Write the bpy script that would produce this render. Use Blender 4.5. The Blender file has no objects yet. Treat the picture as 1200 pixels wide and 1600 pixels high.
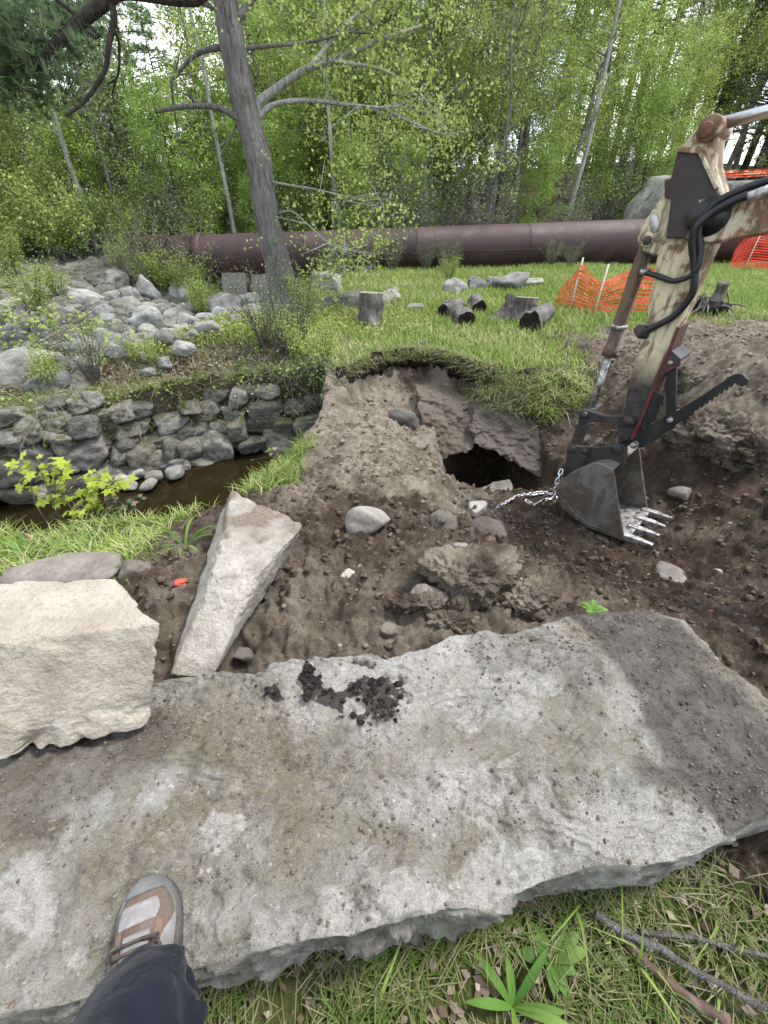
import bpy, bmesh, math, random
import numpy as np
from mathutils import Vector, Matrix

# ------------------------------------------------------------------ camera, world, sun, exposure
scene = bpy.context.scene
COL = scene.collection
CAM_Z = 1.42
PITCH = math.radians(36.0)
FPX = 650.0                                   # focal length in photo pixels (photo is 1200 x 1600)
cam_d = bpy.data.cameras.new('camera')
cam = bpy.data.objects.new('camera', cam_d)
COL.objects.link(cam)
cam.location = (0, 0, CAM_Z)
cam.rotation_euler = (math.pi/2 - PITCH, 0, 0)
cam_d.sensor_fit = 'VERTICAL'
cam_d.sensor_height = 24.0
cam_d.lens = 24.0*FPX/1600.0
cam_d.clip_start = 0.01
cam_d.clip_end = 2000
scene.camera = cam

SUN_EL, SUN_AZ = math.radians(60), math.radians(72)      # azimuth clockwise from +Y
world = bpy.data.worlds.new('World')
scene.world = world
world.use_nodes = True
wn, wl = world.node_tree.nodes, world.node_tree.links
wn.clear()
wo = wn.new('ShaderNodeOutputWorld'); bg = wn.new('ShaderNodeBackground')
sky = wn.new('ShaderNodeTexSky'); sky.sky_type = 'NISHITA'; sky.sun_disc = False
sky.sun_elevation = SUN_EL; sky.sun_rotation = SUN_AZ
sky.air_density = 1.0; sky.dust_density = 1.0; sky.ozone_density = 1.0
wtc = wn.new('ShaderNodeTexCoord'); wno = wn.new('ShaderNodeTexNoise')
wno.inputs['Scale'].default_value = 3.2; wno.inputs['Detail'].default_value = 6; wno.inputs['Roughness'].default_value = .55
wr = wn.new('ShaderNodeValToRGB')
wr.color_ramp.elements[0].position = .45; wr.color_ramp.elements[1].position = .64
wr.color_ramp.elements[0].color = (0, 0, 0, 1); wr.color_ramp.elements[1].color = (1, 1, 1, 1)
wm = wn.new('ShaderNodeMix'); wm.data_type = 'RGBA'
wm.inputs[7].default_value = (9.7, 9.5, 9.1, 1)           # thin bright cloud, same units as the sky
wl.new(wtc.outputs['Generated'], wno.inputs['Vector']); wl.new(wno.outputs['Fac'], wr.inputs['Fac'])
wl.new(wr.outputs['Color'], wm.inputs[0]); wl.new(sky.outputs['Color'], wm.inputs[6])
wl.new(wm.outputs[2], bg.inputs['Color']); bg.inputs['Strength'].default_value = 0.15
wl.new(bg.outputs['Background'], wo.inputs['Surface'])

sun_d = bpy.data.lights.new('sun', 'SUN'); sun = bpy.data.objects.new('sun', sun_d); COL.objects.link(sun)
sun_d.energy = 2.0; sun_d.angle = math.radians(12); sun_d.color = (1.0, .97, .92)
sdir = Vector((math.sin(SUN_AZ)*math.cos(SUN_EL), math.cos(SUN_AZ)*math.cos(SUN_EL), math.sin(SUN_EL)))
sun.rotation_euler = (-sdir).to_track_quat('-Z', 'Y').to_euler()
sun.location = (0, 0, 30)

vs = scene.view_settings
vs.view_transform = 'Standard'; vs.look = 'None'; vs.exposure = 1.38; vs.gamma = 1.0; vs.use_curve_mapping = False
scene.render.engine = 'CYCLES'
scene.cycles.use_denoising = True
scene.cycles.max_bounces = 6
scene.cycles.transparent_max_bounces = 8

# ------------------------------------------------------------------ geometry helpers
_CP, _SP = math.cos(PITCH), math.sin(PITCH)
def ray(u, v):
    dx = (u-600)/FPX; dy = (800-v)/FPX
    return np.array([dx, _CP+dy*_SP, -_SP+dy*_CP])
def at(u, v, Y=None, Z=None):                  # place on the sight line of a photo pixel, at a depth Y or a height Z
    r = ray(u, v)
    t = Y/r[1] if Y is not None else (Z-CAM_Z)/r[2]
    return np.array([0, 0, CAM_Z]) + t*r

_rng = np.random.RandomState(7)
_G = _rng.normal(size=(512, 3)); _G /= np.linalg.norm(_G, axis=1)[:, None]
def _hash(i, j, k, s):
    h = (i.astype(np.int64)*374761393 + j.astype(np.int64)*668265263 + k.astype(np.int64)*2147483647 + s*974634777) & 0xffffffff
    h = ((h ^ (h >> 13))*1274126177) & 0xffffffff
    return (h ^ (h >> 16)) & 511
def noise(P, f=1.0, s=0):
    Q = np.asarray(P, float)*f
    I = np.floor(Q).astype(np.int64); D = Q-I
    W = D*D*D*(D*(D*6-15)+10)
    out = np.zeros(len(Q))
    for a in (0, 1):
        wa = W[:, 0] if a else 1-W[:, 0]
        for b in (0, 1):
            wb = W[:, 1] if b else 1-W[:, 1]
            for c in (0, 1):
                wc = W[:, 2] if c else 1-W[:, 2]
                g = _G[_hash(I[:, 0]+a, I[:, 1]+b, I[:, 2]+c, s)]
                out += wa*wb*wc*(g[:, 0]*(D[:, 0]-a)+g[:, 1]*(D[:, 1]-b)+g[:, 2]*(D[:, 2]-c))
    return out*1.6
def fbm(P, f=1.0, o=4, s=0, g=.5):
    r = np.zeros(len(P)); a = 1.0
    for i in range(o):
        r += a*noise(P, f, s+i*17); a *= g; f *= 2.03
    return r
def ridge(P, f=1.0, o=3, s=0):
    r = np.zeros(len(P)); a = 1.0
    for i in range(o):
        r += a*(.4-np.abs(noise(P, f, s+i*13))); a *= .5; f *= 2.1
    return r
def sst(a, b, x):
    t = np.clip((x-a)/(b-a), 0, 1); return t*t*(3-2*t)

def mesh_data(name, V, F, mat=None, smooth=True, attrs=None, mats=None, fmat=None):
    V = np.asarray(V, float)
    me = bpy.data.meshes.new(name)
    if isinstance(F, np.ndarray):
        n, k = F.shape
        me.vertices.add(len(V)); me.vertices.foreach_set('co', V.ravel())
        me.loops.add(n*k); me.loops.foreach_set('vertex_index', F.ravel().astype(np.int32))
        me.polygons.add(n); me.polygons.foreach_set('loop_start', np.arange(0, n*k, k, dtype=np.int32))
        me.update(calc_edges=True)
    else:
        me.from_pydata([tuple(v) for v in V], [], [tuple(int(i) for i in f) for f in F])
    if smooth:
        me.polygons.foreach_set('use_smooth', np.ones(len(me.polygons), bool))
    if attrs:
        for k_, d in attrs.items():
            a = me.attributes.new(k_, 'FLOAT', 'POINT'); a.data.foreach_set('value', np.asarray(d, np.float32))
    for m in (mats or ([mat] if mat else [])): me.materials.append(m)
    if fmat is not None: me.polygons.foreach_set('material_index', np.asarray(fmat, np.int32))
    me.validate(); me.update()
    return me
def link(name, me, parent=None, loc=None):
    o = bpy.data.objects.new(name, me); COL.objects.link(o)
    if parent is not None: o.parent = parent
    if loc is not None: o.location = loc
    return o
def mk(name, V, F, mat=None, parent=None, smooth=True, attrs=None, **kw):
    """one mesh object; V in world space, moved into the parent's frame (a thing's Empty has only a location)"""
    V = np.asarray(V, float)
    if parent is not None:
        p = parent; off = np.zeros(3)
        while p is not None: off += np.array(p.location); p = p.parent
        V = V-off
    return link(name, mesh_data(name, V, F, mat, smooth, attrs, **kw), parent)
def tag(o, label=None, cat=None, group=None, kind=None):
    if label: o['label'] = label
    if cat: o['category'] = cat
    if group: o['group'] = group
    if kind: o['kind'] = kind
    return o
def thing(name, label, cat, loc=(0, 0, 0), group=None):
    o = bpy.data.objects.new(name, None); COL.objects.link(o); o.location = tuple(float(c) for c in loc)
    o.empty_display_size = .1
    return tag(o, label, cat, group)
def copy_tree(o, parent=None):
    c = o.copy(); COL.objects.link(c)
    if parent is not None: c.parent = parent
    for ch in list(o.children): copy_tree(ch, c)
    return c

class Acc:                                      # collects pieces into one mesh
    def __init__(s): s.V = []; s.F = []; s.n = 0; s.A = []
    def add(s, V, F, a=None):
        V = np.asarray(V, float)
        s.F += [tuple(int(i)+s.n for i in f) for f in F]; s.V.append(V); s.n += len(V)
        s.A.append(np.full(len(V), 0. if a is None else a))
        return s
    def obj(s, name, mat, parent=None, smooth=True, attr=None):
        return mk(name, np.concatenate(s.V), s.F, mat, parent, smooth, {attr: np.concatenate(s.A)} if attr else None)

_ico = {}
def ico(sub):
    if sub not in _ico:
        bm = bmesh.new(); bmesh.ops.create_icosphere(bm, subdivisions=sub, radius=1)
        bm.verts.ensure_lookup_table()
        _ico[sub] = (np.array([v.co[:] for v in bm.verts]), np.array([[v.index for v in f.verts] for f in bm.faces]))
        bm.free()
    return _ico[sub]
def rock_shape(seed, sub=3, planes=16, k=14, rough=.05, lo=.62):
    r = np.random.RandomState(seed); D, F = ico(sub)
    n = r.normal(size=(planes, 3)); n /= np.linalg.norm(n, axis=1)[:, None]
    n = np.vstack([n, np.eye(3), -np.eye(3)]); d = np.concatenate([r.uniform(lo, 1.0, planes), np.ones(6)])
    q = np.maximum(D@n.T, 0)/d
    R = (q**k).sum(1)**(-1.0/k)
    V = D*R[:, None]
    V += D*(fbm(V+seed*3.1, 1.6, 4, seed)*rough*1.6)[:, None]
    return V, F
def cube_grid(n):
    V = []; F = []; idx = {}
    def vid(p):
        k = tuple(p)
        if k not in idx: idx[k] = len(V); V.append(p)
        return idx[k]
    for ax in range(3):
        for sg in (0, n):
            for i in range(n):
                for j in range(n):
                    q = []
                    for (a, b) in ((i, j), (i+1, j), (i+1, j+1), (i, j+1)):
                        p = [0, 0, 0]; p[ax] = sg; p[(ax+1) % 3] = a; p[(ax+2) % 3] = b; q.append(vid(tuple(p)))
                    F.append(q if sg else q[::-1])
    return np.array(V, float)/n, np.array(F)
_cg = {}
def block_shape(c8, n=40, k=26, rough=.012, f=5, seed=0, chip=.02, oct=6):
    """rough quarried block from 8 corners: c8[ix+2*iy+4*iz]"""
    if n not in _cg: _cg[n] = cube_grid(n)
    U, F = _cg[n]; c = U*2-1
    R = (np.abs(c)**k).sum(1)**(-1.0/k); c = c*R[:, None]; U = (c+1)/2
    c8 = np.asarray(c8, float); V = np.zeros((len(U), 3))
    for ix in (0, 1):
        for iy in (0, 1):
            for iz in (0, 1):
                w = (U[:, 0] if ix else 1-U[:, 0])*(U[:, 1] if iy else 1-U[:, 1])*(U[:, 2] if iz else 1-U[:, 2])
                V += w[:, None]*c8[ix+2*iy+4*iz]
    ctr = c8.mean(0); D = V-ctr; D /= np.linalg.norm(D, axis=1)[:, None]+1e-9
    edge = np.sort(np.abs(c), axis=1)[:, 1]              # 1 near edges
    V = V + D*(fbm(V, f, oct, seed)*rough)[:, None] - D*(sst(.75, 1, edge)*np.maximum(fbm(V, f*1.7, 4, seed+5), -.1)*chip*1.6)[:, None]
    return V, F
def smooth_path(P, n=6):
    P = [np.asarray(p, float) for p in P]
    if len(P) < 3: return np.array([P[0]+(P[-1]-P[0])*i/n for i in range(n+1)])
    Q = [2*P[0]-P[1]]+P+[2*P[-1]-P[-2]]; out = []
    for i in range(1, len(Q)-2):
        for j in range(n):
            t = j/n; a, b, c, d = Q[i-1], Q[i], Q[i+1], Q[i+2]
            out.append(.5*((2*b)+(-a+c)*t+(2*a-5*b+4*c-d)*t*t+(-a+3*b-3*c+d)*t**3))
    out.append(P[-1]); return np.array(out)
def tube(P, r, seg=8, caps=True):
    P = np.asarray(P, float); m = len(P)
    r = np.full(m, r) if np.isscalar(r) else np.asarray(r, float)
    if len(r) != m: r = np.interp(np.linspace(0, 1, m), np.linspace(0, 1, len(r)), r)
    T = np.gradient(P, axis=0); T /= np.linalg.norm(T, axis=1)[:, None]+1e-12
    n = np.cross(T[0], [0, 0, 1]);
    if np.linalg.norm(n) < .1: n = np.cross(T[0], [1, 0, 0])
    n /= np.linalg.norm(n); V = []; th = np.linspace(0, 2*np.pi, seg, endpoint=False)
    for i in range(m):
        n = n-T[i]*n.dot(T[i]); n /= np.linalg.norm(n)+1e-12; b = np.cross(T[i], n)
        V.append(P[i]+r[i]*(np.cos(th)[:, None]*n+np.sin(th)[:, None]*b))
    V = np.concatenate(V); F = []
    for i in range(m-1):
        for j in range(seg):
            a, b = i*seg+j, i*seg+(j+1) % seg; F.append((a, b, b+seg, a+seg))
    if caps: F.append(tuple(range(seg))[::-1]); F.append(tuple((m-1)*seg+j for j in range(seg)))
    return V, F
def extrude(poly, w, off=0.0, bev=.006):
    """closed outline (3D points on one plane) extruded along w, with a small chamfer"""
    P = np.asarray(poly, float); n = len(P); w = np.asarray(w, float); wl = np.linalg.norm(w); wd = w/wl
    c = P.mean(0)
    E = P-np.roll(P, 1, 0); E /= np.linalg.norm(E, axis=1)[:, None]+1e-9
    En = np.roll(E, -1, 0); nr = np.cross(E, wd)+np.cross(En, wd)
    nr /= np.linalg.norm(nr, axis=1)[:, None]+1e-9
    area = sum(np.cross(P[i]-c, P[(i+1) % n]-c) for i in range(n)).dot(wd)
    if area < 0: nr = -nr
    I = P-nr*bev
    rings = [I+wd*off, P+wd*(off+bev), P+wd*(off+wl-bev), I+wd*(off+wl)]
    V = np.concatenate(rings); F = []
    for k in range(3):
        for i in range(n):
            a, b = k*n+i, k*n+(i+1) % n; F.append((a, b, b+n, a+n))
    F.append(tuple(range(n))[::-1]); F.append(tuple(3*n+i for i in range(n)))
    return V, F

# ------------------------------------------------------------------ node helpers
class NT:
    def __init__(s, name, rough=.8, spec=.3):
        s.m = bpy.data.materials.new(name); s.m.use_nodes = True; s.t = s.m.node_tree
        s.b = s.t.nodes['Principled BSDF']; s.out = s.t.nodes['Material Output']
        s.b.inputs['Roughness'].default_value = rough; s.b.inputs['Specular IOR Level'].default_value = spec
        s._c = None
    def n(s, t): return s.t.nodes.new(t)
    def l(s, a, b): s.t.links.new(a, b)
    def put(s, inp, v):
        if isinstance(v, bpy.types.NodeSocket): s.l(v, inp)
        elif isinstance(v, (tuple, list)): inp.default_value = (tuple(v)+(1,))[:4] if len(inp.default_value) == 4 else tuple(v)
        else: inp.default_value = v
    def co(s, kind='Object', rnd=False):
        tc = s.n('ShaderNodeTexCoord').outputs[kind]
        if not rnd: return tc
        oi = s.n('ShaderNodeObjectInfo'); a = s.n('ShaderNodeVectorMath'); a.operation = 'MULTIPLY_ADD'
        c = s.n('ShaderNodeCombineXYZ')
        for i in range(3): s.l(oi.outputs['Random'], c.inputs[i])
        a.inputs[1].default_value = (17, 31, 23); s.l(c.outputs[0], a.inputs[0]); s.l(tc, a.inputs[2]); return a.outputs[0]
    def noise(s, vec, scale, detail=4, rough=.55, dist=0):
        x = s.n('ShaderNodeTexNoise'); s.l(vec, x.inputs['Vector'])
        x.inputs['Scale'].default_value = scale; x.inputs['Detail'].default_value = detail
        x.inputs['Roughness'].default_value = rough; x.inputs['Distortion'].default_value = dist
        return x.outputs['Fac']
    def vor(s, vec, scale, feat='F1', out='Distance', rand=1):
        x = s.n('ShaderNodeTexVoronoi'); x.feature = feat; s.l(vec, x.inputs['Vector']); x.inputs['Scale'].default_value = scale
        x.inputs['Randomness'].default_value = rand
        return x.outputs[out]
    def ramp(s, fac, stops):
        x = s.n('ShaderNodeValToRGB'); e = x.color_ramp.elements
        while len(e) < len(stops): e.new(.5)
        for i, (p, c) in enumerate(stops):
            e[i].position = p; e[i].color = (c, c, c, 1) if np.isscalar(c) else (*c, 1)
        s.l(fac, x.inputs['Fac']); return x.outputs['Color']
    def mix(s, f, a, b, mode='MIX'):
        x = s.n('ShaderNodeMix'); x.data_type = 'RGBA'; x.blend_type = mode
        s.put(x.inputs[0], f); s.put(x.inputs[6], a); s.put(x.inputs[7], b); return x.outputs[2]
    def math(s, op, a, b=0.0, clamp=False):
        x = s.n('ShaderNodeMath'); x.operation = op; x.use_clamp = clamp
        s.put(x.inputs[0], a); s.put(x.inputs[1], b); return x.outputs[0]
    def attr(s, n_):
        x = s.n('ShaderNodeAttribute'); x.attribute_name = n_; return x.outputs['Fac']
    def rnd(s): return s.n('ShaderNodeObjectInfo').outputs['Random']
    def bump(s, h, strength=.5, dist=.01):
        x = s.n('ShaderNodeBump'); x.inputs['Strength'].default_value = strength; x.inputs['Distance'].default_value = dist*3.2
        s.l(h, x.inputs['Height'])
        if s._c is not None: s.l(s._c, x.inputs['Normal'])
        s._c = x.outputs['Normal']; s.l(s._c, s.b.inputs['Normal']); return s
    def color(s, c): s.put(s.b.inputs['Base Color'], c); return s
    def rough(s, r): s.put(s.b.inputs['Roughness'], r); return s

def rock_mat(name, dark, mid, light, scale=6, lichen=(.42, .43, .36), lich=.5, moss=0.0, speck=True, bump=.012, hue=.35, dirt=None):
    t = NT(name, .88, .25); c = t.co('Object', True)
    n1 = t.noise(c, scale, 6, .62); n2 = t.noise(c, scale*.35, 3); n3 = t.noise(c, scale*9, 4, .7)
    col = t.ramp(n1, [(.3, dark), (.5, mid), (.72, light)])
    col = t.mix(t.ramp(n2, [(.45, 0.), (.75, lich)]), col, lichen)
    if speck: col = t.mix(t.ramp(n3, [(.5, 0.), (.8, .55)]), col, tuple(x*.45 for x in dark))
    if moss:
        g = t.n('ShaderNodeNewGeometry'); sx = t.n('ShaderNodeSeparateXYZ'); t.l(g.outputs['Normal'], sx.inputs[0])
        mk_ = t.math('MULTIPLY', t.ramp(sx.outputs['Z'], [(.35, 0.), (.8, 1.)]), t.ramp(t.noise(c, scale*.5, 4, .6), [(.46, 0.), (.58, moss)]))
        col = t.mix(mk_, col, (.085, .10, .03))
    if dirt:
        col = t.mix(t.ramp(t.math('ADD', t.attr('dirt'), t.math('MULTIPLY', t.math('SUBTRACT', n1, .5), 1.2)), [(.35, 0.), (.65, .95)]), col, t.ramp(n3, [(.3, tuple(x*.5 for x in dirt)), (.7, dirt)]))
    r = t.rnd(); v = t.n('ShaderNodeHueSaturation'); t.l(col, v.inputs['Color'])
    t.l(t.ramp(r, [(0., 1-hue), (1., 1+hue)]), v.inputs['Value']); t.l(t.ramp(t.math('FRACT', t.math('MULTIPLY', r, 7.3)), [(0, .5), (1, 1.0)]), v.inputs['Saturation'])
    t.color(v.outputs[0])
    t.bump(t.noise(c, scale*2.2, 8, .65), .8, bump); t.bump(n3, .5, bump*.4)
    return t.m

# ------------------------------------------------------------------ terrain
CTRL = np.array([
 (-4,-3,0),(-1,-3,0),(1,-3,0),(4,-3,0),(-2,-.6,0),(0,-.3,0),(.4,.1,0),(1.2,.25,0),(2,.4,-.05),(-1.5,.5,0),
 (-1.7,1.2,.03),(-1.7,1.7,0),(-2.6,1.5,0),(-1.25,1.9,-.04),(-3.8,1.3,.03),(-5,2,.0),
 (-.9,1.05,.14),(-.55,.95,.17),(-.2,.95,.17),(.25,.9,.18),(.7,.95,.15),(1.2,1.05,.05),(1.75,1.0,-.05),
 (-.65,1.4,.2),(-.95,1.4,.15),(-.3,1.25,.12),(-.05,1.45,.09),(.38,1.22,.2),(.55,1.35,.17),(.8,1.25,.14),(.72,1.5,.0),(.95,1.5,-.08),
 (-.2,1.8,.05),(-.45,1.9,.03),(-.3,2.2,.0),(.1,2.2,-.02),(.45,2.15,-.06),(.25,2.65,-.04),(-.5,2.6,-.14),(-.42,3.2,-.18),(.0,3.2,-.12),
 (-.25,3.8,-.18),(.1,3.9,-.4),(.2,4.5,-.5),(-.25,4.4,-.3),(.75,1.9,-.22),
 (.52,2.9,-.4),(.85,2.95,-.62),(1.3,3.1,-.66),(1.7,3.5,-.62),(.42,3.5,-.62),(2.2,3.9,-.5),
 (1.6,2.5,-.57),(1.95,2.6,-.57),(1.3,2.55,-.53),(1.0,2.0,-.38),(1.5,1.9,-.51),(2.1,2.0,-.52),(1.85,2.15,-.56),(2.2,1.4,-.3),(1.5,1.4,-.18),(3,1.4,-.1),(3,.3,0),(5,1,0),
 (2.5,2.85,-.3),(3.2,2.5,0),(2.62,3.25,.14),(2.95,3.6,.38),(3.8,3.4,.55),(2.35,3.9,-.2),(3,4.5,.22),(4.6,2.9,.5),(2.2,3.3,-.42),(6,3,.2),(6,5,.1),(4,5,.15),
 (0,6,-.4),(2,6,-.4),(-2,6,-.4),(-5,6,-.4)], float)
def _rbf_fit():
    P = CTRL[:, :2]; K = np.linalg.norm(P[:, None]-P[None], axis=2)
    A = np.hstack([K, np.ones((len(P), 1)), P]); B = np.vstack([A, np.hstack([np.vstack([np.ones(len(P)), P.T]), np.zeros((3, 3))])])
    return np.linalg.solve(B, np.concatenate([CTRL[:, 2], np.zeros(3)]))
_RB = _rbf_fit()
def floor_z(x, y):
    out = np.zeros(len(x)); P = CTRL
    for i in range(len(P)): out += _RB[i]*np.sqrt((x-P[i, 0])**2+(y-P[i, 1])**2+.02)
    out += _RB[-3]+_RB[-2]*x+_RB[-1]*y
    return out
E_X = [-8, -2, -.6, -.42, -.2, 0, .33, .7, 1.0, 1.4, 2.0, 2.5, 3.0, 4.0, 6, 12]
E_Y = [4.6, 4.6, 4.55, 4.7, 5.1, 5.4, 5.5, 5.35, 5.0, 4.65, 4.7, 5.1, 5.5, 5.5, 5.6, 5.6]
YN_X = [-12, -4, -2.2, -1.4, -1.0, -.8, -.66]; YN_Y = [1.7, 1.75, 1.72, 1.8, 2.0, 2.6, 3.4]
YF_X = [-12, -4.6, -3.4, -2.7, -2.1, -1.2, -.3]; YF_Y = [2.9, 3.25, 3.55, 4.15, 4.5, 4.72, 4.8]
def chan_line(y): return np.interp(y, [0, 4.5, 5.2, 7.5, 9.5, 12, 14, 17], [-3.2, -3.3, -2.9, -2.1, -1.6, -1.0, -.3, 1.5])
WATER_Z = -.98
def terrain(x, y, detail=True):
    x = np.asarray(x, float); y = np.asarray(y, float)
    P = np.stack([x, y, np.zeros_like(x)], 1)
    wob = noise(P, 1.3, 3)*.10+noise(P, 4.1, 4)*.05
    # the meadow, the forest floor behind it and the rubble channel
    mead = .10*sst(2.5, 5, x)+noise(P, .35, 9)*.05
    rise = np.clip(y-15.5, 0, 60)
    mead = mead+sst(-4, 8, x)*np.minimum(rise*.16, 4.2)+(1-sst(-4, 8, x))*np.minimum(rise*.05, 2.0)+sst(16, 30, y)*noise(P, .12, 30)*.6
    cl = chan_line(y)
    cin = sst(0, 1.1, cl-x+wob*2)*sst(4.2, 5.0, y)
    bed = np.interp(y, [4, 5, 8, 10, 12.5, 14, 16.5, 19], [-.10, -.10, -.16, -.4, -.95, -.95, .15, .5])
    side = sst(3.5, 9, cl-x)
    bed = bed*(1-side)+np.interp(y, [4, 8, 12, 16], [-.1, -.1, -.1, .2])*side
    mead = mead*(1-cin)+(bed+noise(P, .9, 12)*.12)*cin
    # the dug floor, the bank up to the meadow
    fl = floor_z(x, y)
    E = np.interp(x, E_X, E_Y)+wob*.55
    fresh = sst(-.5, -.2, x)*(1-sst(1.15, 1.5, x))
    wdt = .55*fresh+.85*(1-fresh)
    t = np.clip((y-(E-wdt))/wdt, 0, 1)
    t = np.where(fresh > .5, t**1.25, sst(0, 1, t))
    z = fl*(1-t)+mead*t
    # pit before the culvert mouth, reaching back under the capstones
    dx = np.maximum(np.abs(x-1.12)-.32, 0); dy = np.maximum(np.abs(y-3.92)-.48, 0)
    pit = 1-sst(.0, .26, np.sqrt(dx*dx+dy*dy)+wob*.4)
    z = z*(1-pit)+np.minimum(z, -2.3)*pit
    # creek
    yN = np.interp(x, YN_X, YN_Y)+wob*.8; yF = np.interp(x, YF_X, YF_Y)
    inx = 1-sst(-.78, -.60, x)
    near = sst(0, .6, y-yN); farw = 1-sst(-.02, .22, y-yF)
    cut = near*farw*inx
    z = z*(1-cut)+np.minimum(z, -1.22+noise(P, 2, 8)*.08)*cut
    # earth slope above the stone wall
    k = sst(.15, .3, y-yF)*(1-sst(1.0, 1.7, y-yF))*inx
    ramp = np.interp(y-yF, [0, .25, 1.5], [-.52, -.46, -.03])
    left = sst(2.4, 3.6, -x)
    ramp = ramp*(1-left)+np.interp(y-yF, [0, .3, 1.2], [-.3, -.22, -.1])*left
    z = z*(1-k)+ramp*k
    info = dict(cut=cut, t=t, cin=cin, E=E, yN=yN, yF=yF, pit=pit, fresh=fresh, k=k*inx, inx=inx)
    if detail:
        soil = soil_mask(x, y, info); rough = soil*(1-cut*.5)
        d = ridge(P, 3.2, 3, 60)*.045+fbm(P, 7, 4, 61)*.040+np.maximum(fbm(P, 17, 3, 63), -.12)*.042+np.maximum(noise(P, 37, 64), -.05)*.030+np.maximum(noise(P, 61, 67), -.05)*.016
        z = z+d*rough*sst(-3, .6, y)*(1-.0*y)+fbm(P, 3, 3, 66)*.018*(1-soil)
        P3 = np.stack([x, y, z], 1)
        face = np.clip(4*t*(1-t), 0, 1)*(1-cut)*sst(-.6, -.3, x)
        z = z+face*(ridge(P3, 5, 3, 71)*.10+fbm(P3, 14, 3, 72)*.04)
    return z, info
def soil_mask(x, y, i):
    """bare dug soil (1) or turf (0)"""
    P = np.stack([x, y, np.zeros_like(x)], 1); w = noise(P, 2.3, 21)*.35+noise(P, 7, 22)*.15
    dug = (1-sst(-.12, .0, y-i['E']+w*.25))*sst(.25, .6, y+.5*sst(.75, 1.1, x)+w*.3)
    leftg = sst(-.95, -1.25, x+w*.25)*(1-sst(2.6, 3.2, y))*sst(.2, .5, y)          # grassy near bank on the left
    tong = sst(-.5, -.72, x+w*.2)*sst(2.1, 2.4, y)*(1-sst(3.0, 3.3, y))
    s = dug*(1-leftg)*(1-tong)
    rgt = sst(1.8, 2.6, x)*sst(4.2, 4.8, y)*(1-sst(6.0, 6.9, y+w*1.6-.12*(x-3)))*(1-sst(7, 9, x))      # trampled soil by the arm
    s = np.maximum(s, rgt)
    s = np.maximum(s, sst(-.3, -.1, y-i['yF'])*(1-sst(1.05, 1.5, y-i['yF']+w*.8))*i['inx'])
    s = np.maximum(s, sst(15, 16.5, y)*.8)
    return np.clip(np.maximum(np.maximum(s, i['cut']), i['pit']), 0, 1)

rows = []
yy = -4.0
while yy < 420:
    if yy < -.2: st = .15
    elif yy < .9: st = .011
    elif yy < 3.0: st = .013
    elif yy < 5.9: st = .0125
    elif yy < 10: st = .03*(yy/6)
    else: st = .03*(yy/6)*(1+(yy-10)*.06)
    rows.append(yy); yy += st
rows = np.array(rows)
a_in = np.linspace(-1.02, 1.02, 500)
o_ = 1.02+np.cumsum(.006*1.16**np.arange(32)); a_all = np.concatenate([-o_[::-1], a_in, o_])
sc_y = 1.25+.93*np.log1p(np.exp(np.clip(rows*3, -30, 60)))/3
sc_y = np.where(rows > 15, 1.25+.93*rows, sc_y)
AX, RY = np.meshgrid(a_all, rows); SX = np.repeat(sc_y[:, None], len(a_all), 1)
gx, gy = (AX*SX).ravel(), RY.ravel()
gz, gi = terrain(gx, gy)
nr, nc = AX.shape
ii = np.arange(nr*nc).reshape(nr, nc)
GF = np.stack([ii[:-1, :-1].ravel(), ii[:-1, 1:].ravel(), ii[1:, 1:].ravel(), ii[1:, :-1].ravel()], 1)
gP = np.stack([gx, gy, gz], 1)
gsoil = soil_mask(gx, gy, gi)
# dry pale subsoil on the tongue and the upper parts, dark moist soil where it was just dug
w1 = fbm(gP, 1.8, 4, 81)
pale = sst(-.85, -.55, gx)*(1-sst(.55, .9, gx-.05*(gy-2)+w1*.25))*sst(1.75, 2.2, gy+w1*.5)*(1-sst(5.0, 5.5, gy-.3*w1))
pale = np.maximum(pale, .85*sst(2.2, 2.9, gx+w1*.3)*sst(2.7, 3.2, gy+w1*.3)*(1-sst(6, 7.5, gy)))
pale = np.maximum(pale, .6*sst(1.7, 1.25, gy+w1*.5)*sst(.5, .8, gy)*(1-sst(.8, 1.3, np.abs(gx-.1)+w1*.3)))
pale = np.maximum(pale, .18*sst(0, .4, w1))
topsoil_and_shade = np.clip(1-np.abs(gi['t']-.9)/.16, 0, 1)*gi['fresh']*(1-gi['cut'])
topsoil_and_shade = np.maximum(topsoil_and_shade, gi['pit'])  # pit interior coloured near-black too, shade of the hole put into its colour
litter = np.clip(gi['k']*1.2, 0, 1)*sst(-.25, .2, w1+.2)

t = NT('soil_and_turf', .95, .15); c = t.co('Object')
n1 = t.noise(c, 5, 6, .6); n2 = t.noise(c, 38, 5, .7); n3 = t.noise(c, 1.3, 3)
dark = t.ramp(n1, [(.3, (.044, .031, .021)), (.55, (.10, .074, .051)), (.75, (.18, .139, .10))])
palec = t.ramp(n1, [(.28, (.18, .148, .104)), (.55, (.33, .283, .213)), (.78, (.48, .425, .34))])
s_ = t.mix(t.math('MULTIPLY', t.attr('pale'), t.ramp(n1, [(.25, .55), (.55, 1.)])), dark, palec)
s_ = t.mix(t.math('MULTIPLY', t.attr('topsoil_and_shade'), .85), s_, (.018, .014, .010))
litc = t.ramp(t.vor(c, 34, out='Color'), [(.2, (.09, .06, .04)), (.5, (.22, .16, .11)), (.8, (.36, .29, .22))])
s_ = t.mix(t.attr('litter'), s_, litc)
gcol = t.ramp(n2, [(.3, (.035, .045, .012)), (.5, (.085, .105, .028)), (.7, (.16, .15, .065))])
gcol = t.mix(t.ramp(n3, [(.42, 0.), (.62, .75)]), gcol, (.17, .14, .075))
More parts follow.
